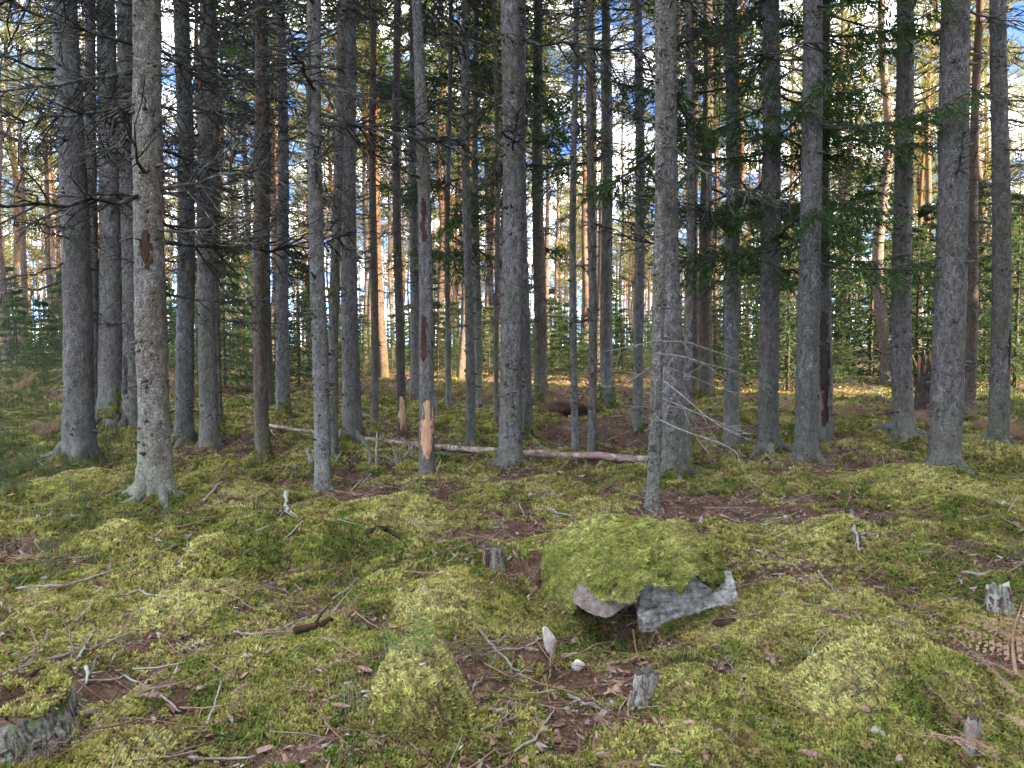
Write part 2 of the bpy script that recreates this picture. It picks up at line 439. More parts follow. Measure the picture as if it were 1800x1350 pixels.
M['pineneedle'] = m_leaf('pine_needles', (0.120, 0.138, 0.040), (0.240, 0.230, 0.070), 0.45, rnd=0.5)
M['ground'] = m_ground()
M['moss'] = m_moss_sprig()
M['wood'] = m_simple('peeled_wood', (0.34, 0.175, 0.095), (0.52, 0.33, 0.205), 18, 0.7, 0.5, 0.004, stretch=(1, 1, 0.3), c3=(0.16, 0.075, 0.04))
M['char'] = m_simple('dark_resin_wound', (0.008, 0.007, 0.007), (0.05, 0.036, 0.03), 20, 0.6, 0.8, 0.01, stretch=(1, 1, 0.3))
M['rot'] = m_simple('rotten_brown_wood', (0.018, 0.010, 0.008), (0.075, 0.040, 0.028), 18, 0.95, 0.8, 0.008, stretch=(1, 1, 0.3))
M['log'] = m_simple('fallen_pole_bark', (0.16, 0.105, 0.082), (0.34, 0.25, 0.20), 13, 0.85, 0.8, 0.008, c3=(0.40, 0.36, 0.31))
M['grey_wood'] = m_simple('weathered_grey_wood', (0.11, 0.10, 0.088), (0.36, 0.34, 0.305), 22, 0.9, 0.9, 0.006, stretch=(1, 1, 0.25), c3=(0.09, 0.075, 0.06))
M['stump_bark'] = m_bark('stump_bark', (0.085, 0.075, 0.066), (0.27, 0.25, 0.225), lich_amt=0.8)
def m_deadwood(name):
    t = NT(name); co = t.ocoord(); st = t.noise(t.vmath('MULTIPLY', co, (1, 1, .10)), 55.0, 5, 0.7); n = t.noise(co, 16.0, 5, 0.7); f = t.noise(co, 70.0, 4, .7)
    col = t.ramp(t.math('ADD', t.math('MULTIPLY', st, .65), t.math('MULTIPLY', f, .35)), [(0.36, (0.022, 0.017, 0.013)), (0.47, (0.10, 0.085, 0.07)), (0.55, (0.24, 0.22, 0.195)), (0.68, (0.42, 0.40, 0.37))])
    col = t.mixc(t.ramp(n, [(0.52, 0.0), (0.60, 0.85)]), col, t.mixc(f, (0.20, 0.24, 0.17), (0.46, 0.50, 0.43)))
    col = t.mixc(t.ramp(t.noise(co, 8.0, 4, .7), [(0.55, 0.0), (0.64, 0.85)]), col, (0.12, 0.16, 0.045))
    return t.out(t.bsdf(col, .95, t.bump(t.math('ADD', st, f), 1.0, .012), .1))
M['deadwood'] = m_deadwood('rotten_stump_wood')
M['cut'] = m_simple('old_cut_wood', (0.03, 0.026, 0.023), (0.085, 0.075, 0.068), 26, 0.9, 0.6, 0.004)
M['lichen'] = m_simple('pale_lichen', (0.16, 0.19, 0.14), (0.38, 0.42, 0.35), 34, 0.95, 1.0, 0.006)
M['stump_moss'] = m_simple('stump_lichened_bark', (0.12, 0.13, 0.095), (0.29, 0.31, 0.25), 26, 0.95, 1.0, 0.008, c3=(0.10, 0.14, 0.04))
M['cone'] = m_simple('spruce_cone', (0.09, 0.055, 0.038), (0.24, 0.16, 0.12), 60, 0.8, 0.3, 0.002, rnd=0.6)
M['litter'] = None
M['fern'] = m_leaf('green_fern', (0.12, 0.21, 0.055), (0.22, 0.31, 0.10), 0.35)
M['bracken'] = m_leaf('dead_bracken', (0.20, 0.125, 0.090), (0.37, 0.255, 0.185), 0.3)
M['grass'] = m_leaf('dry_grass', (0.17, 0.18, 0.10), (0.34, 0.32, 0.22), 0.3, 4.0, 0.6)
M['heath'] = m_leaf('heath_grass', (0.050, 0.070, 0.030), (0.115, 0.135, 0.062), 0.3, 2.0, 0.6)

def m_rock():
    t = NT('grey_gneiss'); co = t.ocoord()
    a = t.noise(co, 5.0, 6, 0.65); b = t.noise(co, 26.0, 6, 0.75); st = t.noise(t.vmath('MULTIPLY', co, (1.0, 1.0, 5.0)), 7.0, 4, 0.6)
    col = t.ramp(t.math('ADD', t.math('MULTIPLY', b, 0.6), t.math('MULTIPLY', st, 0.4)),
                 [(0.38, (0.13, 0.115, 0.10)), (0.46, (0.31, 0.29, 0.265)), (0.53, (0.48, 0.465, 0.44)), (0.61, (0.74, 0.73, 0.70))])
    ci = t.n('ShaderNodeAttribute', attribute_name='brown').outputs['Fac']
    col = t.mixc(t.math('MULTIPLY', ci, 0.8), col, t.mixc(b, (0.065, 0.046, 0.035), (0.20, 0.150, 0.118)))
    h = t.math('ADD', t.math('MULTIPLY', st, 0.8), t.math('ADD', b, a))
    return t.out(t.bsdf(col, 0.85, t.bump(h, 1.0, 0.025), 0.25))
M['rock'] = m_rock()

def m_litter():
    t = NT('leaf_litter'); r = t.rnd()
    col = t.ramp(r, [(0.0, (0.07, 0.035, 0.022)), (0.25, (0.16, 0.085, 0.055)), (0.5, (0.26, 0.155, 0.105)), (0.72, (0.29, 0.20, 0.15)), (0.90, (0.25, 0.21, 0.18)), (0.97, (0.34, 0.35, 0.31)), (1.0, (0.42, 0.44, 0.39))])
    n = t.noise(t.wcoord(), 90, 3)
    col = t.mixc(t.math('MULTIPLY', n, 0.5), col, (0.05, 0.03, 0.02))
    return t.out(t.bsdf(col, 0.8, None, 0.25))
M['litter'] = m_litter()

# ------------------------------------------------------------------ forest floor
def axis(lo_far, lo, hi, hi_far, step, grow=1.16):
    mid = np.arange(lo, hi + step / 2, step); up = []; s = step; v = mid[-1]
    while v < hi_far: s *= grow; v += s; up.append(v)
    dn = []; s = step; v = mid[0]
    while v > lo_far: s *= grow; v -= s; dn.append(v)
    return np.array(dn[::-1] + list(mid) + up)
xs = axis(-420, -6.6, 6.6, 420, 0.036, 1.06); ys = axis(-120, 2.2, 10.5, 620, 0.036, 1.035)
GX, GY = np.meshgrid(xs, ys)
GZ = height(GX, GY)

BROWN = []   # patches of bare needle litter: x, y, rx, ry, amount
for px, py, wpx, asp, amt in [(1210, 893, 210, 0.5, 0.65), (1010, 765, 230, 1.3, 0.8), (1180, 745, 260, 1.5, 0.55), (650, 870, 170, 0.5, 0.35), (880, 940, 200, 0.4, 0.4),
        (330, 895, 200, 0.4, 0.45), (60, 1090, 260, 0.3, 0.45), (330, 1230, 240, 0.4, 0.4), (620, 1105, 200, 0.3, 0.35), (1000, 1180, 300, 0.35, 0.22),
        (1400, 1040, 260, 0.4, 0.4), (1490, 925, 240, 0.35, 0.45), (1000, 1010, 80, 1.0, 0.5), (1750, 1200, 240, 0.6, 0.45), (1290, 905, 120, .6, .4),
        (420, 790, 200, 0.6, 0.35), (1520, 820, 220, 0.5, 0.35), (1480, 775, 100, 0.6, 0.5), (930, 1290, 120, 0.5, 0.35), (250, 1160, 300, 0.3, 0.3), (780, 900, 200, 0.5, 0.25), (1090, 1096, 75, .5, 2.0), (640, 1290, 150, .8, .3), (840, 1210, 180, .6, .35)]:
    bx, by = plane_xy(px, py); r = wpx / 2 / FPX * by
    BROWN.append((bx, by, r, r * asp * 1.8, amt))
def moss_amount(x, y):
    wx = x + 0.30 * fbm(x, y, 0.45, 3, 93); wy = y + 0.30 * fbm(x, y, 0.45, 3, 94)
    m = 0.25 + 0.52 * fbm(x, y, 1.3, 4, 51, 0.6) + 0.60 * fbm(x, y, 0.24, 3, 61, .65)
    m = m + 0.34 * cushions(x, y, 0.27, 21) + 0.34 * cushions(x + 0.15 * fbm(x, y, 0.5, 2, 91), y * 0.9 + 0.15 * fbm(x, y, 0.5, 2, 92), 0.62, 11)
    for (bx, by, rx, ry, a) in BROWN:
        m = m - a * np.exp(-(((wx - bx) / rx) ** 2 + ((wy - by) / ry) ** 2))
    for (mx, my, rx, ry, h, k) in MOUNDS:
        if k > 0: m = m + 0.35 * np.clip(1.2 - ((x - mx) / rx) ** 2 - ((y - my) / ry) ** 2, 0, 1)
    m = m - 0.30 * np.clip((y - 13.0) / 6.0, 0, 1)
    return np.clip(m, 0, 1)
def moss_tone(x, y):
    """moss colour: yellower and lighter on hummocks so they stand out, darker green between (-1..1)"""
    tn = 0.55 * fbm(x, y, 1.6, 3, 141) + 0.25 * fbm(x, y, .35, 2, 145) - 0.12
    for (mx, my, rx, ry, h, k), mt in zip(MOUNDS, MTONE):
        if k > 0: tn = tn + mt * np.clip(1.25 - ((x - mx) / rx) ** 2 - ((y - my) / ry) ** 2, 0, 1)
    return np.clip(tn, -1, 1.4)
_xi = np.arange(len(xs), dtype=float); _yi = np.arange(len(ys), dtype=float)
def height(x, y):
    """height of the built ground sheet (bilinear)"""
    x = np.asarray(x, float); y = np.asarray(y, float)
    u = np.interp(x, xs, _xi); v = np.interp(y, ys, _yi)
    i = np.clip(u.astype(int), 0, len(xs) - 2); j = np.clip(v.astype(int), 0, len(ys) - 2); u = u - i; v = v - j
    return (GZ[j, i] * (1 - u) + GZ[j, i + 1] * u) * (1 - v) + (GZ[j + 1, i] * (1 - u) + GZ[j + 1, i + 1] * u) * v
ny, nx = GX.shape
mb = MB()
ii = np.arange(ny - 1)[:, None] * nx; jj = np.arange(nx - 1)[None, :]
mb.add(np.stack([GX, GY, GZ], -1).reshape(-1, 3), None, np.stack([ii + jj, ii + jj + 1, ii + nx + jj + 1, ii + nx + jj], -1).reshape(-1, 4))
gme = mb.mesh('ground', M['ground'])
gme.attributes.new('moss', 'FLOAT', 'POINT').data.foreach_set('value', moss_amount(GX, GY).ravel().astype(np.float32))
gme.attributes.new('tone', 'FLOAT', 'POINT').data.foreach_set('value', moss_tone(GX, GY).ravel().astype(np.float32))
tag(obj('ground', gme), 'mossy forest floor with lumps and brown needle litter', kind='structure')

# ------------------------------------------------------------------ scatter of uncountable stuff (geometry nodes)
SRC = {}
def source(name, meshes):
    c = bpy.data.collections.new(name)
    for me in meshes:
        o = bpy.data.objects.new(me.name, me); c.objects.link(o)
    SRC[name] = c
    return c
def scatter(name, coll, P, rot, scl, label, cat, parent=None, tone=None):
    me = bpy.data.meshes.new(name); n = len(P)
    me.vertices.add(n); me.vertices.foreach_set('co', np.asarray(P, np.float32).ravel())
    me.attributes.new('rot', 'FLOAT_VECTOR', 'POINT').data.foreach_set('vector', np.asarray(rot, np.float32).ravel())
    me.attributes.new('scl', 'FLOAT', 'POINT').data.foreach_set('value', np.asarray(scl, np.float32).ravel())
    if tone is not None: me.attributes.new('tone', 'FLOAT', 'POINT').data.foreach_set('value', np.asarray(tone, np.float32).ravel())
    o = obj(name, me, parent)
    ng = bpy.data.node_groups.new(name + '_scatter', 'GeometryNodeTree')
    ng.interface.new_socket('Geometry', in_out='INPUT', socket_type='NodeSocketGeometry')
    ng.interface.new_socket('Geometry', in_out='OUTPUT', socket_type='NodeSocketGeometry')
    N, L = ng.nodes, ng.links
    gi = N.new('NodeGroupInput'); go = N.new('NodeGroupOutput')
    ci = N.new('GeometryNodeCollectionInfo'); ci.inputs['Collection'].default_value = coll
    ci.inputs['Separate Children'].default_value = True; ci.inputs['Reset Children'].default_value = True
    ip = N.new('GeometryNodeInstanceOnPoints'); ip.inputs['Pick Instance'].default_value = True
    ra = N.new('GeometryNodeInputNamedAttribute'); ra.data_type = 'FLOAT_VECTOR'; ra.inputs['Name'].default_value = 'rot'
    sa = N.new('GeometryNodeInputNamedAttribute'); sa.data_type = 'FLOAT'; sa.inputs['Name'].default_value = 'scl'
    er = N.new('FunctionNodeEulerToRotation')
    L.new(gi.outputs[0], ip.inputs['Points']); L.new(ci.outputs[0], ip.inputs['Instance'])
    L.new(ra.outputs[0], er.inputs[0]); L.new(er.outputs[0], ip.inputs['Rotation']); L.new(sa.outputs[0], ip.inputs['Scale'])
    L.new(ip.outputs[0], go.inputs[0])
    md = o.modifiers.new('scatter', 'NODES'); md.node_group = ng
    tag(o, label, None if parent is not None else cat, kind='stuff')
    return o

def ground_normals(x, y, e=0.03):
    dx = (height(x + e, y) - height(x - e, y)) / (2 * e); dy = (height(x, y + e) - height(x, y - e)) / (2 * e)
    n = np.stack([-dx, -dy, np.ones_like(dx)], -1)
    return n / np.linalg.norm(n, axis=1)[:, None]
def normal_rot(nrm, r, amt=1.0):
    """euler XYZ that tips +Z towards the normal after a random spin (spin stored first via Z tilt approx)"""
    ax = -np.arcsin(np.clip(nrm[:, 1] * amt, -0.95, 0.95)); ay = np.arctan2(nrm[:, 0] * amt, nrm[:, 2])
    return np.stack([ax, ay, np.zeros(len(ax))], -1)

def moss_tuft(r, k, mk='moss'):
    mb = MB(); nf = 12
    for f in range(nf):
        a = 2 * np.pi * (f + r.random()) / nf; L = 0.010 + 0.010 * r.random(); w = 0.0022 + 0.0015 * r.random()
        tilt = 0.25 + 1.0 * r.random(); d = np.array([math.cos(a), math.sin(a)])
        b0 = np.array([r.normal(0, .004), r.normal(0, .004), -0.006])
        p1 = b0 + np.array([d[0] * L * 0.5 * math.sin(tilt), d[1] * L * 0.5 * math.sin(tilt), L * 0.6 * math.cos(tilt) + 0.006])
        p2 = b0 + np.array([d[0] * L * 1.05 * math.sin(tilt + .3), d[1] * L * 1.05 * math.sin(tilt + .3), L * 1.1 * math.cos(tilt + 0.2) + 0.006])
        s = np.array([-d[1], d[0], 0])
        mb.add([b0 - s * w * .4, b0 + s * w * .4, p1 - s * w, p1 + s * w, p2], [(2, 3, 4)], [(0, 1, 3, 2)])
    return mb.mesh('moss_tuft', M[mk], smooth=False)
MOSS = source('moss_sprigs', [moss_tuft(np.random.default_rng(100 + k), k) for k in range(4)])

def wedge(n, y0, y1, r, margin=1.2, k=0.70):
    """points spread evenly over the ground between two depths inside the (widened) view"""
    y = np.sqrt(r.random(n) * (y1 ** 2 - y0 ** 2) + y0 ** 2)
    return (r.random(n) * 2 - 1) * (k * y + margin), y

def moss_points():
    r = np.random.default_rng(5); PX, PY, S = [], [], []
    for (n, y0, y1, s) in [(170000, 2.2, 4.6, 0.95), (165000, 4.6, 8.0, 1.35), (130000, 8.0, 14.0, 2.0), (70000, 14.0, 24.0, 3.2)]:
        x, y = wedge(n, y0, y1, r, 0.7, 0.69)
        g_ = ground_normals(x, y)[:, 2]
        keep = r.random(n) < np.clip((moss_amount(x, y) - 0.20) * 2.6, 0, 1) * np.clip(.62 / np.clip(g_, .2, 1), 0, 1)
        PX.append(x[keep]); PY.append(y[keep]); S.append(s * (0.65 + 0.7 * r.random(keep.sum())))
    x = np.concatenate(PX); y = np.concatenate(PY); s = np.concatenate(S)
    return x, y, s
x, y, s = moss_points()
nr = ground_normals(x, y)
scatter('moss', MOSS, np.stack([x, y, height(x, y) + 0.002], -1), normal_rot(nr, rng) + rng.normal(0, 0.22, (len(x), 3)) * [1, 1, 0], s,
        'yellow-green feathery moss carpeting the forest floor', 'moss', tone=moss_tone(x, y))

def flake(r, k):
    mb = MB(); n = 6; a = np.sort(r.random(n)) * 2 * np.pi; L = 0.012 + 0.012 * r.random()
    P = np.stack([np.cos(a) * L * (1.0 + .6 * r.random()), np.sin(a) * L * 0.55, 0.005 * r.normal(size=n)], -1)
    c = np.array([[0, 0, 0.004]]); V = np.concatenate([c, P])
    mb.add(V, [(0, 1 + i, 1 + (i + 1) % n) for i in range(n)])
    return mb.mesh('leaf_flake', M['litter'], smooth=False)
def needle_bundle(r, k):
    mb = MB(); n = 14
    P = np.stack([r.normal(0, .022, n), r.normal(0, .022, n), r.random(n) * .008], -1); a = r.random(n) * 6.28
    leaves(mb, P, np.stack([np.cos(a), np.sin(a), r.normal(0, .12, n)], -1), 0.022, 0.0026, r)
    return mb.mesh('needle_bundle', M['litter'], smooth=False)
def twiglet(r, k):
    mb = MB(); L = 0.05 + 0.09 * r.random(); p = np.stack([np.linspace(-L, L, 4), r.normal(0, .008, 4), .004 + np.abs(r.normal(0, .006, 4))], -1)
    tube(mb, p, [.0028, .0026, .002, .0012], 4)
    return mb.mesh('twiglet', M['litter'], smooth=True)
LIT = source('litter_bits', [flake(np.random.default_rng(k), k) for k in range(7)] + [needle_bundle(np.random.default_rng(20 + k), k) for k in range(8)] + [twiglet(np.random.default_rng(40 + k), k) for k in range(2)])
r = np.random.default_rng(15); LX, LY, LS = [], [], []
for (n, y0, y1, s0) in [(24000, 2.2, 5.5, 1.0), (34000, 5.5, 11, 1.3), (30000, 11, 24, 2.0)]:
    x, y = wedge(n, y0, y1, r, 0.7, 0.69)
    keep = r.random(n) < np.clip(1.0 - 1.2 * moss_amount(x, y), 0.11, 1)
    LX.append(x[keep]); LY.append(y[keep]); LS.append(s0 * (0.5 + 0.9 * r.random(keep.sum()) ** 1.5))
x = np.concatenate(LX); y = np.concatenate(LY); s = np.concatenate(LS)
rot = normal_rot(ground_normals(x, y), r) + np.stack([r.normal(0, .3, len(x)), r.normal(0, .3, len(x)), r.random(len(x)) * 6.28], -1)
scatter('leaf_litter', LIT, np.stack([x, y, height(x, y) + 0.016 * s], -1), rot, s, 'brown leaf, needle and twig litter strewn between the moss', 'leaf litter')

def blades(r, mat, n, hgt, spread, w):
    mb = MB()
    for i in range(n):
        a = r.random() * 6.28; b = np.array([r.normal(0, spread), r.normal(0, spread), 0]); L = hgt * (0.5 + 0.7 * r.random()); ln = 0.25 + 0.6 * r.random()
        d = np.array([math.cos(a), math.sin(a), 0]); s_ = np.array([-d[1], d[0], 0]) * w
        p1 = b + d * L * 0.25 * ln + np.array([0, 0, L * .6]); p2 = b + d * L * ln + np.array([0, 0, L * (0.95 - .4 * ln)])
        mb.add([b - s_, b + s_, p1 - s_ * .7, p1 + s_ * .7, p2], [(2, 3, 4)], [(0, 1, 3, 2)])
    return mb.mesh('blades', mat, smooth=False)
HEATH = source('heath_tufts', [blades(np.random.default_rng(60 + k), M['heath'], 26, 0.13, 0.035, 0.0022) for k in range(3)])
r = np.random.default_rng(33)
hx, hy = wedge(16000, 3.0, 19, r, 0.8, 0.70)
u = hx / hy
w_ = np.clip((-0.42 - u) * 5, 0, 1) * np.clip((hy - 4) / 4, 0, 1) * 0.85 + 0.020
w_ = np.maximum(w_, 0.5 * np.clip((u - 0.50) * 5, 0, 1) * np.clip((hy - 11) / 4, 0, 1))
keep = r.random(len(hx)) < w_ * np.clip(0.6 + 0.9 * fbm(hx, hy, 0.8, 3, 88), 0, 1)
hx, hy = hx[keep], hy[keep]
scatter('heath_grass', HEATH, np.stack([hx, hy, height(hx, hy) - 0.01], -1), np.stack([r.normal(0, .1, len(hx)), r.normal(0, .1, len(hx)), r.random(len(hx)) * 6.28], -1), 0.6 + 0.6 * r.random(len(hx)) + 0.03 * hy,
        'dark green heath grass and bilberry sprigs, thickest on the left bank', 'heath')

# ------------------------------------------------------------------ branch and foliage libraries
def dead_branch(r, twigs=13):
    mb = MB(); n = 9; t = np.linspace(0, 1, n)
    bend = r.normal(0, .07); up = r.uniform(-0.10, 0.22)
    P = np.stack([t, bend * t * t + 0.012 * r.normal(size=n), -0.22 * t + (0.22 + up) * t * t + 0.010 * r.normal(size=n)], -1); P[0] = 0
    tube(mb, P, 0.0085 * (1 - t) + 0.0020, 5, jit=.5)
    for k in range(twigs):
        tt = 0.12 + 0.86 * r.random(); i = min(int(tt * (n - 1)), n - 2); f = tt * (n - 1) - i
        b = P[i] * (1 - f) + P[i + 1] * f; sgn = 1 if k % 2 else -1
        d = np.array([0.6 + .3 * r.random(), sgn * (0.45 + .5 * r.random()), r.normal(-.15, .25)]); d /= np.linalg.norm(d)
        L = (0.42 * (1 - tt) + 0.10) * (0.5 + .8 * r.random()); s = np.linspace(0, 1, 4)
        Q = b + s[:, None] * d * L + np.stack([0 * s, 0 * s, -0.10 * L * s + r.normal(0, .10) * L * s * s], -1) + r.normal(0, .012 * L / .2, (4, 3)) * s[:, None]
        tube(mb, Q, 0.0042 * (1 - s) + 0.0013, 3, cap=False)
        for q in range(3):
            s2 = 0.25 + .7 * r.random(); b2 = b + d * L * s2; d2 = d + np.array([0, r.normal(0, .6), r.normal(-.25, .4)]); d2 /= np.linalg.norm(d2)
            L2 = L * (0.2 + .3 * r.random())
            tube(mb, [b2, b2 + d2 * L2 * .5 + r.normal(0, .004, 3), b2 + d2 * L2], [0.0022, .0017, .0010], 3, cap=False)
    return mb
DEAD_MB = [dead_branch(np.random.default_rng(200 + k), 12 + 2 * k) for k in range(10)]
DEAD = [m.mesh('dead_branch', M['twig']) for m in DEAD_MB]
DEAD_PALE = [m.mesh('pale_dead_branch', M['twig_pale']) for m in DEAD_MB[:5]]

def live_branch(r, twigs=34, leafl=0.060, leafw=0.013, hang=0.8, per=9):
    mb = MB(); n = 9; t = np.linspace(0, 1, n)
    P = np.stack([t, r.normal(0, .05) * t * t, -0.34 * t + 0.30 * t * t + 0.008 * r.normal(size=n)], -1); P[0] = 0
    tube(mb, P, 0.010 * (1 - t) + 0.002, 5, 0)
    LP, LD = [], []
    for k in range(twigs):
        tt = 0.15 + 0.85 * (k + r.random()) / twigs; tt = min(tt, .995); i = min(int(tt * (n - 1)), n - 2); f = tt * (n - 1) - i
        b = P[i] * (1 - f) + P[i + 1] * f; sgn = 1 if k % 2 else -1
        d = np.array([0.55 + .3 * r.random(), sgn * (0.25 + .65 * r.random()), r.normal(-.30 * hang, .22)]); d /= np.linalg.norm(d)
        L = (0.36 * (1 - tt) + 0.12) * (0.6 + .6 * r.random())
        tip = b + d * L + np.array([0, 0, -0.35 * L * hang])
        tube(mb, [b, (b + tip) / 2 + np.array([0, 0, .06 * L]), tip], [.0035, .0025, .001], 3, 0, cap=False)
        m = max(4, int(per * L / .3))
        for q in range(m):
            s = (q + r.random()) / m; p = b + (tip - b) * s + np.array([0, 0, .12 * L * s * (1 - s) * 2])
            for sg in (-1, 1):
                dd = (tip - b) / (L + 1e-6) + np.cross((tip - b) / (L + 1e-6), r.normal(0, 1, 3)) * 0.75 + np.array([0, 0, -.2 * hang]); LP.append(p); LD.append(dd)
    LP = np.array(LP); LD = np.array(LD)
    leaves(mb, LP, LD, leafl * (0.6 + .8 * r.random(len(LP))), leafw, r, 1)
    return mb
LIVE_MB = [live_branch(np.random.default_rng(300 + k), 30 + 2 * k) for k in range(5)]
LIVE = [m.mesh('live_branch', [M['twig'], M['needle']]) for m in LIVE_MB]

def spruce_cone(r, whorls=16, per=7, radius=0.33, leafl=0.036, leafw=0.0085, twigs=10, lpt=5, droop=0.25, low=0.02, power=0.85):
    """a whole conical spruce crown, unit height"""
    mb = MB(); LP, LD = [], []
    for w in range(whorls):
        t = low + (1 - low) * (w + 0.6 * r.random()) / whorls
        for b in range(per):
            if r.random() < .10: continue
            a = 2 * np.pi * (b + r.random()) / per; L = radius * (1 - t) ** power * (0.7 + .5 * r.random()) + 0.02
            d = np.array([math.cos(a), math.sin(a), 0]); sd_ = np.array([-d[1], d[0], 0]); zz = t + r.normal(0, .012)
            n = 5; s = np.linspace(0, 1, n)
            P = d * (s * L)[:, None] + np.stack([0 * s, 0 * s, zz + L * (-droop * s + 0.35 * droop * 2 * s * s * .6)], -1)
            tube(mb, P, 0.0030 * (1 - s) + 0.0006, 3, 0, cap=False)
            for k in range(twigs):
                tt = 0.18 + .82 * (k + r.random()) / twigs; i = min(int(tt * (n - 1)), n - 2); f = tt * (n - 1) - i; base = P[i] * (1 - f) + P[i + 1] * f
                TL = (0.42 * (1 - tt) + .14) * L * (.6 + .6 * r.random()); td = d * .75 + sd_ * (1 if k % 2 else -1) * (.3 + .7 * r.random()) + np.array([0, 0, r.normal(-.12, .18)])
                for q in range(lpt):
                    ss = (q + r.random()) / lpt
                    LP.append(base + td * TL * ss); LD.append(td + r.normal(0, .45, 3) + np.array([0, 0, .05]))
    LP = np.array(LP); LD = np.array(LD)
    leaves(mb, LP, LD, leafl * (0.6 + .8 * r.random(len(LP))), leafw, r, 1)
    return mb
YOUNG = [spruce_cone(np.random.default_rng(400 + k), 15 + k, 7, 0.30 + .03 * k).mesh('young_spruce_crown', [M['twig'], M['young']]) for k in range(4)]
CROWN = [spruce_cone(np.random.default_rng(450 + k), 22, 6, 0.15, 0.026, 0.006, 7, 4, 0.5, 0.0, 0.7).mesh('spruce_crown', [M['twig'], M['needle']]) for k in range(3)]
TALL = [spruce_cone(np.random.default_rng(470 + k), 24, 8, 0.19, 0.030, 0.011, 9, 5, 0.45, 0.02, 0.7).mesh('dense_spruce_crown', [M['twig'], M['needle']]) for k in range(2)]

def dead_skirt(r, n=70, z0=1.8, z1=12.0, lmin=.5, lmax=1.4):
    mb = MB()
    for k in range(n):
        z = z0 + (z1 - z0) * (k + r.random()) / n; a = r.random() * 6.28; L = lmin + (lmax - lmin) * r.random() * min(1, .4 + z / 8)
        mt = Matrix.Translation((0.06 * math.cos(a), .06 * math.sin(a), z)) @ Matrix.Rotation(a, 4, 'Z') @ Matrix.Rotation(r.normal(0.05, .16), 4, 'Y') @ Matrix.Rotation(r.normal(0, .5), 4, 'X') @ Matrix.Scale(L, 4)
        mb.merge(DEAD_MB[r.integers(0, 10)], mt)
    return mb.mesh('dead_branches', M['twig'])
SKIRT = [dead_skirt(np.random.default_rng(500 + k), 70 - 5 * k) for k in range(4)]

def pine_crown(r, n=31, tufts=16, per=8, tl=0.20, tw=0.034):
    """unit: real metres, tree 20 m tall, crown from 8.5 m up"""
    mb = MB(); LP, LD = [], []
    for k in range(n):
        q = (k + r.random()) / n; z = 8.0 + 11.5 * q; L = (0.6 + 2.1 * math.sin(math.pi * min(1, .12 + q * .86)) ** .8) * (.55 + .7 * r.random()); a = r.random() * 6.28
        d = np.array([math.cos(a), math.sin(a), 0]); sd_ = np.array([-d[1], d[0], 0]); s = np.linspace(0, 1, 5)
        P = d * (s * L)[:, None] + np.stack([0 * s, 0 * s, z + L * (.15 * s + .25 * s * s) + r.normal(0, .03, 5)], -1)
        tube(mb, P, .032 * (1 - s) + .008, 4, 0, cap=False)
        for b in range(tufts):
            tt = .30 + .7 * r.random(); i = min(int(tt * 4), 3); f = tt * 4 - i; base = P[i] * (1 - f) + P[i + 1] * f
            c = base + sd_ * r.normal(0, .30 * L * .6) + d * r.normal(0, .12) + np.array([0, 0, abs(r.normal(.05, .18))])
            tube(mb, [base, (base + c) / 2 + np.array([0, 0, -.03]), c], [.010, .008, .005], 3, 0, cap=False)
            for v in range(per):
                dd = r.normal(0, 1, 3) + np.array([0, 0, .6]) + d * .4; LP.append(c + r.normal(0, .05, 3)); LD.append(dd)
    for k in range(16):     # dead snags under the crown
        z = 3.5 + 6 * r.random(); a = r.random() * 6.28; L = .3 + .7 * r.random()
        p = np.array([[.08 * math.cos(a), .08 * math.sin(a), z], [L * math.cos(a), L * math.sin(a), z + r.normal(0, .12)]])
        tube(mb, p, [.012, .004], 3, 0, cap=False)
    LP = np.array(LP); LD = np.array(LD)
    leaves(mb, LP, LD, tl * (.7 + .6 * r.random(len(LP))), tw, r, 1)
    return mb.mesh('pine_crown', [M['twig'], M['pineneedle']])
PINEC = [pine_crown(np.random.default_rng(600 + k)) for k in range(5)]

# ------------------------------------------------------------------ trunks
def trunk_surface(H, r0, taper_h, lean, flare, seed, lobes=5, curve=0.0):
    """returns f(theta, z) -> xyz arrays; radius r0 at 1.2 m, shrinking to nothing at taper_h"""
    rr = np.random.default_rng(seed); ph = rr.random(6) * 6.28; la = 0.6 + .6 * rr.random(6)
    def f(th, z, off=0.0):
        th = np.asarray(th, float); z = np.asarray(z, float)
        rad = r0 * np.clip((taper_h - z) / (taper_h - 1.2), 0.03, 1.3)
        zc = np.clip(z, 0, None)
        lob = (0.55 + 0.30 * np.cos(lobes * th + ph[0]) + 0.22 * np.cos((lobes - 2) * th + ph[1]))
        rad = rad + r0 * flare * (np.exp(-zc / 0.20) * 0.75 + np.exp(-zc / 0.06) * 0.45) * np.clip(lob, 0.12, 2)
        nz = 0.030 * vnoise(th * 3 / 3.14159 * 2 + seed, z * 2.2, seed) + 0.034 * vnoise(np.cos(th) * 7 + seed, z * 11 + np.sin(th) * 7, seed + 1) + 0.034 * vnoise(np.cos(th) * 15 + seed, z * 27 + np.sin(th) * 15, seed + 2)
        rad = rad * (1 + nz) + off
        cx = lean[0] * z + curve * (0.05 * np.sin(z * 0.9 + ph[2]) - 0.05 * math.sin(ph[2])); cy = lean[1] * z + curve * (0.05 * np.sin(z * .7 + ph[3]) - 0.05 * math.sin(ph[3]))
        return cx + rad * np.cos(th), cy + rad * np.sin(th), z
    return f
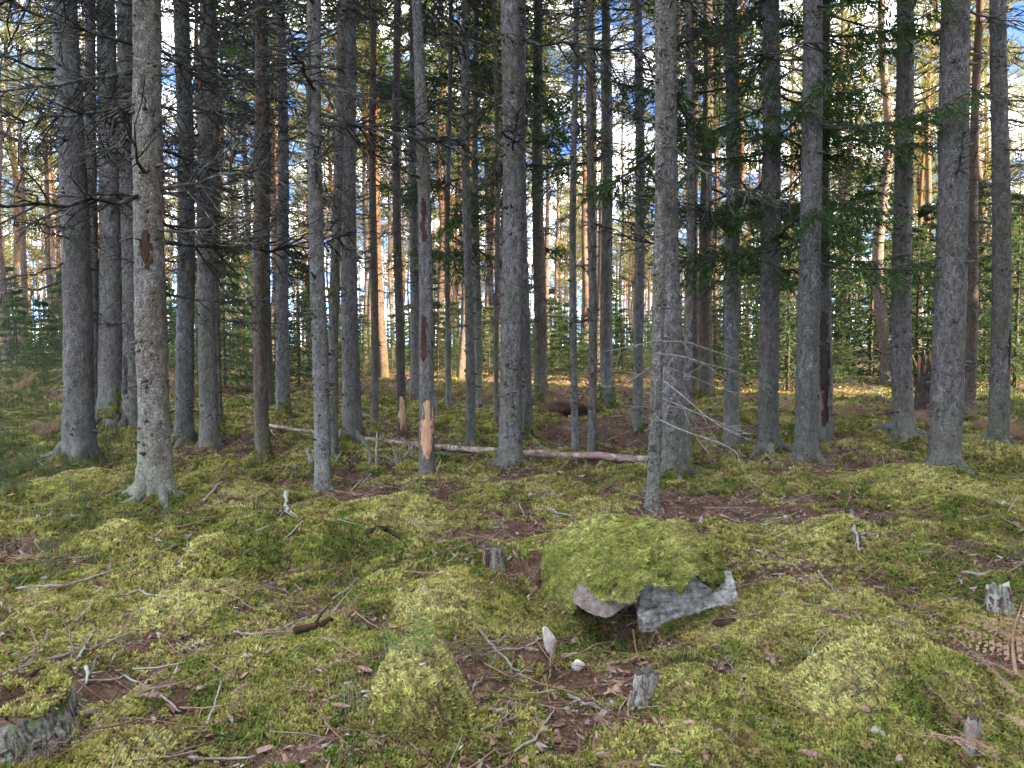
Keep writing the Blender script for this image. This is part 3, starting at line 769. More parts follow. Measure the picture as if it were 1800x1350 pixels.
def trunk_mesh(name, f, H, mat, zfine=7.0, step=0.06, seg=24, z0=-0.25):
    z = np.concatenate([np.arange(z0, zfine, step), np.arange(zfine, H, 0.5), [H]]); th = np.arange(seg) * 2 * np.pi / seg
    TH, Z = np.meshgrid(th, z); X, Y, Zz = f(TH, Z)
    n = len(z); i = np.arange(n - 1)[:, None] * seg; j = np.arange(seg)[None, :]; k = (j + 1) % seg
    mb = MB(); mb.add(np.stack([X, Y, Zz], -1).reshape(-1, 3), None, np.stack([i + j, i + k, i + seg + k, i + seg + j], -1).reshape(-1, 4))
    return mb.mesh(name, mat)
def patch_mesh(name, f, mat, th0, halfw, z0, z1, seed, off=0.006, jag=1.25):
    """irregular scar on a trunk, following its surface, with a real rim"""
    nz, nt = max(14, int((z1 - z0) / 0.012)), 26
    z = np.linspace(z0, z1, nz); th = th0 + np.linspace(-halfw, halfw, nt); TH, Z = np.meshgrid(th, z)
    u = (TH - th0) / halfw; v = (Z - (z0 + z1) / 2) / ((z1 - z0) / 2)
    edge = np.abs(u) + 0.55 * np.abs(v) ** 3 + jag * fbm(TH * 2.2 + seed, Z * 9, 1.0, 4, seed, .75)
    ins = np.clip((0.92 - edge) / 0.25, 0, 1)
    X, Y, Zz = f(TH, Z, off * ins - 0.004 * (ins <= 0) + .0015)
    keepv = ins > 0
    i = np.arange(nz - 1)[:, None] * nt; j = np.arange(nt - 1)[None, :]
    q = np.stack([i + j, i + j + 1, i + nt + j + 1, i + nt + j], -1).reshape(-1, 4)
    kf = keepv.ravel()[q].any(1)
    mb = MB(); mb.add(np.stack([X, Y, Zz], -1).reshape(-1, 3), None, q[kf])
    return mb.mesh(name, mat)
def stubs_mesh(f, r, n, z0, z1, big=1.0):
    mb = MB()
    z = z0; whorl = 0
    for k in range(n):
        if k % 5 == 0: zz = z0 + (z1 - z0) * r.random()
        th = r.random() * 6.28; z = zz + r.normal(0, .03); X, Y, Z = f(np.array([th]), np.array([z])); p = np.array([X[0], Y[0], Z[0]])
        d = np.array([math.cos(th), math.sin(th), r.normal(-.1, .25)]); L = big * (.012 + .03 * r.random() ** 2 + (.08 * r.random() if r.random() < .18 else 0)); w = big * (.006 + .008 * r.random())
        tube(mb, [p - d * .015, p + d * L * .5 + r.normal(0, .003, 3), p + d * L], [w * 1.5, w, w * .55], 5)
    return mb.mesh('branch_stubs', M['stub'])

# id: base px x,y ; width px (mid height) ; top x at y=0 ; width px at top ; options ; label
TREES = [
 ('T1', 138, 808, 45, 118, 39, dict(mat='bark', nb=36, dead=(1.9, 6.5), blen=1.15, flare=.75), 'thick grey spruce nearest the left edge of the photo, moss at its foot'),
 ('T2', 164, 735, 19, 160, 20, dict(mat='bark_red'), 'dark thin spruce squeezed in behind the thick trunk at the left edge'),
 ('T3', 194, 728, 38, 184, 28, dict(mat='bark', flare=.8), 'broad spruce with greenish bark and a moss mound at its foot, second row at left'),
 ('T4', 231, 748, 29, 220, 26, dict(mat='bark', scar=[('char', -1.9, .35, .55, 1.15)]), 'spruce with a long dark slit in its bark, just left of the foremost big trunk'),
 ('T5', 275, 872, 50, 260, 52, dict(mat='bark_pale', nb=54, dead=(1.75, 5.6), flare=.85, stubs=1.15, scar=[('rot', -1.35, .42, 2.05, 2.4)], blen=1.2), 'foremost big spruce at left with knots, a torn wound and pale lichen at its base'),
 ('T6', 324, 779, 29, 317, 25, dict(mat='bark', nb=28, dead=(2.0, 7.5)), 'straight grey spruce right behind the foremost big trunk, on its right'),
 ('T7', 368, 784, 28, 362, 24, dict(mat='bark', nb=28, dead=(2.0, 7.5)), 'grey spruce with rough lower bark, third to the right of the foremost big trunk'),
 ('T7b', 383, 738, 13, 376, 10, dict(mat='bark_red'), 'slim dark trunk peeping out behind the rough-barked grey spruce at left'),
 ('T8', 462, 801, 21, 450, 17, dict(mat='bark_red', nb=14, dead=(2.4, 7.5)), 'slim reddish brown spruce standing at the thin end of the fallen pole'),
 ('T9', 473, 712, 15, 464, 16, dict(mat='bark_red'), 'sun-touched trunk half hidden behind the slim reddish spruce at left'),
 ('T10', 498, 735, 20, 493, 15, dict(mat='bark', flare=.7), 'grey spruce with a mossy foot behind the fallen pole, left of the pale young trunk'),
 ('T11', 568, 866, 26, 559, 24, dict(mat='bark_pale', nb=26, dead=(2.6, 5.8), flare=.45, scar=[('char', -2.2, .5, 3.6, 4.4), ('char', -1.2, .3, 3.0, 3.4)]), 'pale slender spruce with lichened foot standing in front of the fallen pole'),
 ('T11b', 585, 806, 16, 597, 15, dict(mat='bark'), 'dark trunk hidden right behind the pale slender spruce, leaning right'),
 ('T12', 619, 773, 27, 617, 20, dict(mat='bark', flare=.5), 'tall grey spruce behind the fallen pole, right of the pale slender one'),
 ('T13', 658, 745, 12.5, 657, 10.5, dict(mat='bark_red'), 'very slim straight spruce left of the trunk with the small orange scar'),
 ('T14', 706, 768, 14, 701, 12, dict(mat='bark_red', scar=[('wood', -1.3, 1.0, .12, .62)]), 'slim spruce with a small orange peeled scar low on its trunk'),
 ('T15', 730, 700, 16, 723, 10, dict(mat='bark', live=6), 'dark trunk half hidden behind the dead peeled snag'),
 ('T16', 751, 836, 23.5, 731, 18, dict(mat='bark_dead', nb=5, dead=(3.0, 5.5), flare=.25, stubs=.5, scar=[('wood', -1.40, .85, .22, .84), ('rot', -1.9, .45, 1.25, 1.75), ('rot', -1.7, .5, 2.5, 2.95)], snag=True), 'grey dead snag with a big orange peeled patch and a hanging strip of bark'),
 ('T17', 788, 718, 9, 793, 7, dict(mat='bark', live=14), 'thin dark spruce with green branches right of the dead snag'),
 ('T18', 827, 781, 15, 821, 13, dict(mat='bark', nb=8, dead=(2.8, 7)), 'slender grey spruce midway between the dead snag and the stout central spruce'),
 ('T18b', 840, 709, 11, 836, 10, dict(mat='bark', live=9), 'dark trunk with a black knot just behind the slender grey spruce'),
 ('T19', 873, 748, 8, 868, 8, dict(mat='bark_red'), 'pole-thin trunk against the left side of the stout central spruce'),
 ('T20', 898, 823, 36, 892, 31, dict(mat='bark', nb=6, dead=(2.8, 6.0), flare=.55, stubs=1.2), 'stout clean grey spruce in the middle of the photo on a mossy rise'),
 ('T21', 926, 768, 18, 918, 17, dict(mat='bark', flare=.6), 'brown-grey trunk tucked behind the stout central spruce, on its right'),
 ('T22', 950, 716, 20, 945, 15, dict(mat='bark_red', flare=1.0, live=13), 'far reddish spruce with spreading mossy roots at the edge of the brown hollow'),
 ('T23', 1011, 793, 11.5, 1012, 9, dict(mat='bark', flare=.3), 'pole-thin pale trunk in the brown hollow, right of the stout central spruce'),
 ('T24', 1040, 801, 13.5, 1042, 14, dict(mat='bark_red', nb=10, dead=(2.0, 6.5)), 'thin brown trunk by the right part of the fallen pole, second of the close pair'),
 ('T25', 1068, 718, 19, 1065, 14, dict(mat='bark', flare=.7, live=7), 'dark spruce with a green moss collar behind the brown hollow'),
 ('T26', 1122, 764, 17, 1120, 14, dict(mat='bark', nb=8, dead=(2.5, 7)), 'grey spruce left of the double trunk above the boulder'),
 ('T27', 1147, 890, 20, 1158, 20, dict(mat='bark_pale', flare=.55, lich=1, thin=True), 'slender pale trunk with long bare drooping twigs, rooted just behind the boulder'),
 ('T28', 1186, 839, 36, 1179, 27, dict(mat='bark', nb=16, dead=(2.6, 5.8), flare=.55, live=3), 'big grey spruce close behind the slender pale trunk above the boulder'),
 ('T29', 1208, 801, 14, 1208, 14, dict(mat='bark', nb=8, dead=(2.5, 7)), 'slim trunk against the right side of the big spruce above the boulder'),
 ('T30', 1222, 700, 15, 1220, 11, dict(mat='bark_red', live=5), 'far dark trunk in the gap right of the slim trunk behind the boulder'),
 ('T31', 1242, 703, 20, 1246, 15, dict(mat='bark_red', live=9), 'far reddish trunk with mossy foot, right of the slim trunk behind the boulder'),
 ('T32', 1286, 779, 24, 1282, 27, dict(mat='bark', live=26, nb=4, dead=(2, 3)), 'mottled spruce with hanging green boughs, first of the green group at right'),
 ('T33', 1351, 795, 32, 1353, 28, dict(mat='bark', live=30, flare=.55), 'spruce with the most green boughs, between the mottled spruce and its thicker neighbour'),
 ('T34', 1417, 817, 36, 1427, 36, dict(mat='bark', live=24, flare=.45), 'thick greenish-grey spruce left of the trunk with the black scar'),
 ('T35', 1452, 776, 19, 1453, 13, dict(mat='bark', flare=.7, live=20, scar=[('char', -2.2, .9, .75, 1.85), ('rot', -2.1, .5, .25, 1.0)]), 'thin spruce with a long black scar down its left side'),
 ('T36', 1588, 769, 31, 1592, 31, dict(mat='bark', flare=1.25, stubs=1.4), 'spruce with spreading reddish roots on a mossy knoll at right'),
 ('T37', 1660, 824, 49, 1678, 44, dict(mat='bark', flare=.35, nb=5, dead=(2.5, 5), stubs=1.3), 'thickest grey spruce at right with a broad moss apron'),
 ('T38', 1704, 722, 15, 1720, 12, dict(mat='pine'), 'reddish pine trunk between the thickest right spruce and the right edge'),
 ('T39', 1754, 779, 29, 1762, 25, dict(mat='bark', flare=.35, nb=8, dead=(.9, 5), scar=[('char', -1.1, .28, .95, 1.45)]), 'grey spruce nearest the right edge with a black slit on its trunk'),
]
TP = {}
MOSSFOOT = {'T3': .22, 'T10': .16, 'T22': .22, 'T25': .26, 'T28': .07, 'T12': .10, 'T6': .07, 'T26': .12, 'T31': .2, 'T33': .06, 'T21': .10, 'T20': .05, 'T37': .05, 'T1': .05, 'T8': .08, 'T34': .05, 'T5': .04}
def place_branch(o, f, z, th, L, el, roll, name, me, blen=1.0):
    X, Y, Z = f(np.array([th]), np.array([z]))
    c = obj(name, me, o, (float(X[0]) - .02 * math.cos(th), float(Y[0]) - .02 * math.sin(th), z))
    m = Matrix.Rotation(th, 3, 'Z') @ Matrix.Rotation(-el, 3, 'Y') @ Matrix.Rotation(roll, 3, 'X')
    c.rotation_euler = m.to_euler(); c.scale = (L, L, L)
    return c
for idx, (tid, xb, yb, wm, xt, wt, op, label) in enumerate(TREES):
    r = np.random.default_rng(900 + idx)
    b = ground(xb, yb); D = b.y; TP[tid] = b
    top = at_depth(xt, 0, D); mid = at_depth((xb + xt) / 2, yb / 2, D)
    hz = top.z - b.z; lean = ((top.x - b.x) / hz, r.normal(0, .004))
    r_mid = wm / 2 / FPX * D; r_top = wt / 2 / FPX * D; zm = yb * 0.45 / FPX * D
    zt = hz
    slope = max((r_mid - r_top) / max(zt - zm, .5), r_mid / 26.0); slope = min(slope, r_mid / 11.0)
    taper_h = zm + r_mid / slope; r0 = r_mid * (taper_h - 1.2) / max(taper_h - zm, 1)
    H = min(taper_h * .97, 21.0 + r.normal(0, 1)); H = max(H, zt + 1.5)
    if op.get('snag'): H = zt + 2.0
    f = trunk_surface(H, r0, max(taper_h, H + .4), lean, op.get('flare', .4), 40 + idx, curve=0.45)
    t = thing('spruce_tree' if tid not in ('T16', 'T38') else ('dead_tree' if tid == 'T16' else 'pine_tree'), label, 'tree', (b.x, b.y, b.z - .03))
    near = D < 12
    obj('trunk', trunk_mesh('trunk', f, H, M[op['mat']], min(zt + .6, 9), 0.05 if near else .09, 28 if D < 9.5 else 20), t)
    tag(obj('branch_stubs', stubs_mesh(f, r, 150 if near else 80, .35, min(zt + .5, 9), op.get('stubs', 1.0)), t), kind='stuff')
    if D < 13.5 and tid not in ('T27', 'T16', 'T23', 'T24', 'T29', 'T19', 'T13', 'T14'):
        a0 = r.random() * 6.28; nrt = r.integers(4, 6)
        for k in range(nrt):
            a = a0 + 6.28 * k / nrt + r.normal(0, .25); L = r0 * (2.2 + 1.6 * r.random()) * (1.35 if tid == 'T36' else 1); q = np.linspace(0, 1, 8); bend = r.normal(0, .5)
            ang = a + bend * q * .6; rr_ = r0 * .55 + L * q; px_ = rr_ * np.cos(ang); py_ = rr_ * np.sin(ang)
            zg = height(px_ + b.x, py_ + b.y) - (b.z - .03); zr_ = zg + r0 * (1.15 * (1 - q) ** 2.6 - .02) - .035 * q
            mb = MB(); tube(mb, np.stack([px_, py_, zr_], -1), r0 * (.42 * (1 - q) ** 1.2 + .10), 8, jit=.25); obj('root', mb.mesh('root', M[op['mat']]), t)
    for k, (mk, th0, hw, z0, z1) in enumerate(op.get('scar', [])):
        nm = {'wood': 'peeled_patch', 'char': 'black_scar', 'rot': 'bark_wound'}[mk]
        obj(nm, patch_mesh(nm, f, M[mk], th0, hw, z0, z1, 7 + idx + k), t)
    if 'nb' in op:
        z0, z1 = op['dead']
        for k in range(op['nb']):
            z = z0 + (z1 - z0) * ((k + r.random()) / op['nb']) ** .8; th = r.random() * 6.28
            L = (0.45 + 1.0 * r.random()) * op.get('blen', 1.0) * (1 if r.random() < .75 else 1.5)
            place_branch(t, f, z, th, L, r.normal(.02, .22), r.normal(0, .6), 'dead_branch', DEAD[r.integers(0, 10)])
    if not op.get('snag') and not op.get('thin') and (not near or op.get('nb', 0) >= 8):
        tag(obj('dead_twigs', SKIRT[idx % 4], t, (0, 0, 0 if not near else 3.2), (0, 0, r.random() * 6.28), .9 if not near else .8), kind='stuff')
    for k in range(op.get('live', 0)):
        lo = 2.3 if near else 3.0
        z = lo + ((zt + 1.2) - lo) * ((k + r.random()) / op['live']) ** .9
        L = (0.75 + 1.0 * r.random()) * (1 if near else 1.45)
        place_branch(t, f, z, r.random() * 6.28, L, r.normal(-.05, .18), r.normal(0, .3), 'live_branch', LIVE[r.integers(0, 5)])
    if not op.get('snag') and tid != 'T38':
        cs = max(zt + 1.0, 8.0); cs = min(cs, H - 4)
        obj('crown', CROWN[idx % 3], t, (lean[0] * cs, lean[1] * cs, cs), (0, 0, r.random() * 6.28), (H + .5 - cs) * 1.0)
    if tid in MOSSFOOT:
        nf = 500 if near else 300; a_ = r.random(nf) * 6.28; z_ = np.abs(r.normal(0, MOSSFOOT[tid], nf)) * (.6 + .4 * np.sin(a_ * 2 + idx))
        X, Y, Z = f(a_, z_, .004); el_ = 1.15
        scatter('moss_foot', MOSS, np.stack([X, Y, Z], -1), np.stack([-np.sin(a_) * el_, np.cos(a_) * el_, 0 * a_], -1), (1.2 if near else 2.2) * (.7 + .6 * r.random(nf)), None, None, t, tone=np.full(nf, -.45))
    if tid == 'T38':
        obj('crown', PINEC[0], t, (lean[0] * 12, 0, 0), (0, 0, 1.0), (1, 1, H / 20))
    if tid == 'T16':     # strip of bark hanging off the peeled patch
        mb = MB(); zz = np.linspace(0, 1, 9); X, Y, Z = f(np.array([-.55]), np.array([.95])); p = np.array([X[0], Y[0], .95])
        w = .05 * np.clip(1 - zz, .05, 1) ** .6; V = []
        for q, ww in zip(zz, w):
            c = p + np.array([.012 + .055 * q, -.02 * q, -.28 * q]); V += [c + [-ww, -.004, 0], c + [ww * .4, .008, 0], c + [ww * .4, .018, 0], c + [-ww, .006, 0]]
        Q = []
        for k in range(8):
            for s_ in range(4): Q.append((4 * k + s_, 4 * k + (s_ + 1) % 4, 4 * k + 4 + (s_ + 1) % 4, 4 * k + 4 + s_))
        mb.add(V, None, Q + [(0, 1, 2, 3)]); obj('hanging_bark', mb.mesh('hanging_bark', M['bark_dead']), t)
    if op.get('thin'):   # the long bare drooping twigs of the slender pale trunk
        # traced as pixel polylines; each spreads forward or back by its own depth change
        lines = [([(1163, 600), (1210, 601), (1262, 620), (1330, 641)], .0, .25), ([(1150, 622), (1195, 625), (1245, 640), (1300, 655), (1368, 690)], -.1, -.35),
                 ([(1170, 645), (1200, 655), (1245, 675), (1304, 695)], 0, .3), ([(1166, 669), (1200, 695), (1245, 735), (1285, 760), (1342, 781)], -.05, -.45),
                 ([(1165, 688), (1195, 705), (1225, 750), (1270, 797)], 0, .2), ([(1160, 738), (1200, 757), (1270, 780), (1296, 795), (1308, 832), (1330, 853)], -.05, -.6),
                 ([(1164, 700), (1200, 715), (1250, 737), (1303, 758)], 0, -.2), ([(1150, 640), (1130, 655), (1100, 674), (1060, 681)], 0, .3),
                 ([(1150, 600), (1115, 608), (1085, 614), (1055, 619)], 0, -.3), ([(1146, 718), (1125, 714), (1108, 718), (1106, 726)], 0, -.2),
                 ([(1150, 715), (1152, 700), (1153, 688)], -.03, -.08), ([(1165, 710), (1210, 722), (1255, 738), (1290, 752)], 0, .35)]
        for pl, d0, d1 in lines:
            pl = np.array(pl, float); tt = np.linspace(0, 1, len(pl)); ts = np.linspace(0, 1, len(pl) * 4)
            xi = np.interp(ts, tt, pl[:, 0]); yi = np.interp(ts, tt, pl[:, 1])
            # smooth
            for _ in range(2):
                xi[1:-1] = (xi[:-2] + xi[1:-1] * 2 + xi[2:]) / 4; yi[1:-1] = (yi[:-2] + yi[1:-1] * 2 + yi[2:]) / 4
            P = np.array([at_depth(a_, b_, D - .03 + d0 + (d1 - d0) * q) - t.location for a_, b_, q in zip(xi, yi, ts)])
            mb = MB(); tube(mb, P, .0048 * (1 - ts) + .0020, 5)
            for q in range(5):
                i = r.integers(len(P) // 4, len(P) - 1); dv = P[min(i + 1, len(P) - 1)] - P[i - 1]; dv = dv / (np.linalg.norm(dv) + 1e-6) + r.normal(0, .5, 3); dv /= np.linalg.norm(dv); L = .08 + .22 * r.random()
                tube(mb, [P[i], P[i] + dv * L * .5 + r.normal(0, .006, 3), P[i] + dv * L + np.array([0, 0, -.02])], [.0030, .0022, .0012], 4, cap=False)
            obj('bare_twig', mb.mesh('bare_twig', M['twig_pale']), t)

# ------------------------------------------------------------------ background pines and young spruces
def pine_trunk(k):
    f = trunk_surface(20, .145, 23.5, (0.004 * (k - 2), .003 * (k - 1)), .35, 700 + k, curve=1.6)
    return trunk_mesh('pine_trunk', f, 20, M['pine'], 10, .25, 10, -.4)
PTR = [pine_trunk(k) for k in range(5)]
r = np.random.default_rng(77)
cand = []
tries = 0
while len(cand) < 262 and tries < 6000:
    tries += 1
    y = 21 + 74 * r.random() ** .85; x = (r.random() * 2 - 1) * (.70 * y + 4)
    if y < 27 and r.random() < .65: continue
    if any((x - a) ** 2 + (y - b_) ** 2 < 1.6 for a, b_ in cand): continue
    cand.append((x, y))
PLAB = {}
# a few traced ones: the pinkish pines that stand out between the front trunks
for px, py, D, lab in [(12, 660, 24, 'pinkish pine stem standing at the very left edge behind the spruces'), (391, 655, 27, 'pinkish pine right of the rough-barked spruce at left'), (676, 668, 26, 'pine stem between the very slim spruce and the slim scarred one'),
        (809, 668, 23, 'pinkish pine left of the slender grey spruce near the dead snag'), (1050, 660, 30, 'pale pine between the thin brown trunk and the spruce with the moss collar'), (1180, 655, 30, 'pine hidden mostly behind the big spruce above the boulder'),
        (1479, 668, 27, 'reddish pine just right of the black-scarred trunk'), (1558, 690, 22, 'grey pine left of the spruce with spreading roots at right'), (95, 650, 30, 'sunlit pine just left of the thick left-edge spruce'), (42, 655, 34, 'pine in the gap between the left edge and the thick spruce')]:
    p = at_depth(px, py, D); PLAB[len(cand)] = lab; cand.append((p.x, D))
for k, (x, y) in enumerate(cand):
    front = y < 34
    t = thing('pine_tree', PLAB.get(k, 'tall bare-stemmed pine in the sunlit stand behind the spruces'), 'tree', (x, y, H1(x, y) - .05), 'pines standing behind the spruces', (r.normal(0, .012), r.normal(0, .012), r.random() * 6.28), (1, 1, .85 + .3 * r.random()))
    s = (.55 if y > 38 else .75) + .5 * r.random()
    obj('trunk', PTR[k % 5], t, None, None, (s, s, 1)); obj('crown', PINEC[(k * 3) % 5], t)

# taller spruces with dead lower twigs among the nearer pines
STR = [trunk_mesh('spruce_trunk', trunk_surface(19, .105, 22, (.003 * k, 0), .35, 760 + k, curve=.8), 19, M['bark' if k else 'bark_red'], 10, .25, 10, -.3) for k in range(3)]
r = np.random.default_rng(177)
BSP = []
while len(BSP) < 10:
    y = 18.5 + 17 * r.random(); x = -(.66 * y) + r.random() * 1.02 * y
    if any((x - a) ** 2 + (y - b_) ** 2 < 1.4 for a, b_ in BSP): continue
    BSP.append((x, y))
for k, (x, y) in enumerate(BSP):
    t = thing('spruce_tree', 'slim dark spruce with dead twigs in the dusky second stand behind the front trunks', 'tree', (x, y, H1(x, y) - .05), 'slim spruces behind the front trunks', (r.normal(0, .01), r.normal(0, .01), r.random() * 6.28), (1, 1, .9 + .2 * r.random()))
    q = .6 + .6 * r.random(); obj('trunk', STR[k % 3], t, None, None, (q, q, 1)); tag(obj('dead_twigs', SKIRT[k % 4], t, (0, 0, .5), None, (.85, .85, .8)), kind='stuff')
    c0 = 5.5 + 4.5 * r.random(); obj('crown', CROWN[k % 3], t, (.003 * (k % 3) * c0, 0, c0), (0, 0, 1.0 * k), (9, 9, 19.5 - c0))
YSP = [(30, 22, 2.6), (75, 20, 2.0), (115, 25, 3.4), (150, 27, 3), (395, 19, 3.6), (425, 23, 4.2), (525, 20, 3.6), (550, 26, 3.4), (500, 24, 2.4), (355, 25, 4), (640, 27, 2.2), (615, 23, 1.6),
       (690, 28, 2.2), (770, 24, 2.5), (800, 29, 2.6), (860, 25, 2.3), (985, 23, 2.0), (1000, 28, 2.6), (1040, 25, 2.3), (970, 31, 2.8), (1095, 27, 2.3), (1130, 24, 2.0), (1160, 30, 2.4), (1190, 26, 2.4),
       (1265, 24, 2.6), (1310, 21, 3.4), (1385, 20, 4.2), (1330, 26, 3.8), (1480, 21, 1.5), (1490, 27, 5.5), (1530, 24, 6.5), (1560, 29, 5), (1610, 22, 4.6), (1630, 26, 6), (1712, 21, 4.0), (1730, 25, 6.5), (1785, 20, 5.2), (1800, 26, 6), (1440, 28, 4.5), (1420, 24, 3.0),
       (20, 30, 4), (230, 28, 3), (290, 26, 3.5), (450, 30, 3.5), (580, 31, 3.5), (720, 33, 2.8), (840, 34, 2.8), (905, 30, 2.5), (1075, 34, 3), (1230, 32, 3), (1370, 31, 4)]
r = np.random.default_rng(78)
for k, (px, D, h) in enumerate(YSP):
    p = at_depth(px, 640, D); z = H1(p.x, D)
    side = 'left' if px < 600 else ('right' if px > 1250 else 'mid')
    lab = {'left': 'young green spruce in the thicket behind the left trunks', 'mid': 'low young spruce in the green undergrowth behind the central trunks', 'right': 'dark young spruce in the thicket behind the right trunks'}[side]
    t = thing('young_spruce', lab, 'young tree', (p.x, D, z - .05), 'young spruces behind the %s trunks' % {'left': 'left', 'mid': 'central', 'right': 'right'}[side], (0, 0, r.random() * 6.28))
    mb = MB(); tube(mb, [(0, 0, -.1), (0.01, 0, h * .5), (0, 0, h * .98)], [.018 * h * .6, .012 * h * .6, .004], 6)
    obj('trunk', mb.mesh('trunk', M['bark_red']), t)
    obj('crown', YOUNG[k % 4], t, (0, 0, .05), None, (h * (1.15 if h < 3 else .95), h * (1.15 if h < 3 else .95), h))

# wood beyond, read as one mass, and the dense spruce wood on the sun's side that shades the clearing
def whole_pine(k):
    mb = MB(); s = np.linspace(0, 1, 8); tube(mb, np.stack([.1 * np.sin(s * 5 + k), 0 * s, 20 * s - .3], -1), .15 * (1 - s) + .03, 6, 0)
    me = mb.mesh('far_pine_trunk', M['pine']); return me
r = np.random.default_rng(79)
fx, fy = [], []
while len(fx) < 420:
    y = 92 + 75 * r.random(); x = (r.random() * 2 - 1) * (.78 * y + 6); fx.append(x); fy.append(y)
fx = np.array(fx); fy = np.array(fy); fz = height(fx, fy) - .1
fr = np.stack([0 * fx, 0 * fx, r.random(len(fx)) * 6.28], -1); fs = .8 + .35 * r.random(len(fx))
FARC = source('far_crowns', PINEC); FART = source('far_trunks', [whole_pine(0), whole_pine(1)])
FARY = source('far_undergrowth', YOUNG)
fw = scatter('distant_forest', FARC, np.stack([fx, fy, fz], -1), fr, fs, 'far pine wood seen as one sunlit mass between the trunks', 'forest')
scatter('trunks', FART, np.stack([fx, fy, fz], -1), fr, fs, None, None, fw)
ux, uy = [], []
while len(ux) < 200:
    y = 34 + 95 * r.random(); x = (r.random() * 2 - 1) * (.74 * y + 5); ux.append(x); uy.append(y)
ux = np.array(ux); uy = np.array(uy)
scatter('undergrowth', FARY, np.stack([ux, uy, height(ux, uy) - .1], -1), np.stack([0 * ux, 0 * ux, r.random(len(ux)) * 6.28], -1), 1.8 + 4.2 * r.random(len(ux)) ** 1.6, None, None, fw)
bx, by, bs = [], [], []
for k in range(74):
    y = -26 + 37 * r.random(); x = max(8.5, .70 * y + 5.0) + 22 * r.random() ** 1.3; bx.append(x); by.append(y); bs.append(15 + 6 * r.random() if y < 4.5 else 4.5 + 4.5 * r.random())
bx = np.array(bx); by = np.array(by)
SIDE = source('side_spruces', TALL)
lx, ly = [], []
while len(lx) < 300:
    y = 40 + 95 * r.random(); x = (r.random() * 2 - 1) * (.74 * y + 5); lx.append(x); ly.append(y)
lx = np.array(lx); ly = np.array(ly)
scatter('young_pines', FARC, np.stack([lx, ly, height(lx, ly) - .6], -1), np.stack([0 * lx, 0 * lx, r.random(len(lx)) * 6.28], -1), .22 + .32 * r.random(len(lx)), None, None, fw)
sf = scatter('side_forest', SIDE, np.stack([bx, by, height(bx, by) - .2], -1), np.stack([0 * bx, 0 * bx, r.random(len(bx)) * 6.28], -1), np.array(bs), 'dense spruce wood on the right, outside the picture, shading the clearing', 'forest')

# ------------------------------------------------------------------ boulder
B0 = Vector((0.76, 4.55, H1(.76, 4.2)))
M['cap_moss'] = m_moss_sprig('boulder_moss', .38)
MOSSC = source('cap_sprigs', [moss_tuft(np.random.default_rng(140 + k), k, 'cap_moss') for k in range(4)])
boulder = thing('boulder', 'grey boulder under a thick cap of bright green moss, with a dark hollow beneath', 'boulder', B0)
def slab(name, pts, back, seed, brown, amp=.022, par=boulder, base=B0, cuts=3):
    import bmesh
    bm = bmesh.new()
    fv = [bm.verts.new(at_depth(a, b, d) - base) for a, b, d in pts]
    bv = [bm.verts.new(v.co + Vector(back) + (v.co - fv[0].co) * -.05) for v in fv]
    n = len(fv); bm.faces.new(fv); bm.faces.new(bv[::-1])
    for k in range(n): bm.faces.new((fv[k], bv[k], bv[(k + 1) % n], fv[(k + 1) % n]))
    bmesh.ops.recalc_face_normals(bm, faces=bm.faces)
    bmesh.ops.triangulate(bm, faces=bm.faces)
    for _ in range(cuts): bmesh.ops.subdivide_edges(bm, edges=bm.edges[:], cuts=1, use_grid_fill=False)
    bmesh.ops.triangulate(bm, faces=bm.faces)
    bm.normal_update()
    for v in bm.verts:
        c = v.co; q = float(fbm(np.array([c.x + c.z * 1.7]), np.array([c.y * 1.3 + c.z * 4]), .16, 3, seed)[0]) + .6 * float(vnoise(np.array([c.x * 14 + c.y * 9]), np.array([c.z * 30]), seed + 5)[0])
        v.co += v.normal * amp * q
    me = bpy.data.meshes.new(name); bm.to_mesh(me); bm.free(); me.materials.append(M['rock'])
    me.attributes.new('brown', 'FLOAT', 'POINT').data.foreach_set('value', np.full(len(me.vertices), brown, np.float32))
    return obj(name, me, par)
slab('rock_slab', [(1122, 1072, 4.16), (1130, 1010, 4.26), (1205, 990, 4.36), (1256, 1004, 4.42), (1286, 1006, 4.43), (1290, 1030, 4.41), (1303, 1052, 4.42), (1255, 1086, 4.32), (1170, 1112, 4.20), (1128, 1112, 4.17)], (.02, .45, -.02), 3, .05, .014)
slab('rock_slab', [(1008, 1058, 4.10), (1030, 1005, 4.22), (1115, 1000, 4.24), (1122, 1058, 4.14), (1098, 1068, 4.10), (1066, 1085, 4.05), (1042, 1081, 4.06), (1022, 1070, 4.07)], (.02, .4, .06), 8, 1.0, .014)
slab('rock_slab', [(1040, 1060, 4.50), (1050, 1000, 4.54), (1180, 1000, 4.54), (1180, 1130, 4.44), (1100, 1130, 4.44), (1045, 1110, 4.46)], (0, .30, 0), 12, .7, .02)
slab('rock_chip', [(1122, 1080, 4.12), (1146, 1070, 4.13), (1144, 1092, 4.12), (1131, 1098, 4.11)], (.01, .08, 0), 15, .3, .006, cuts=2)
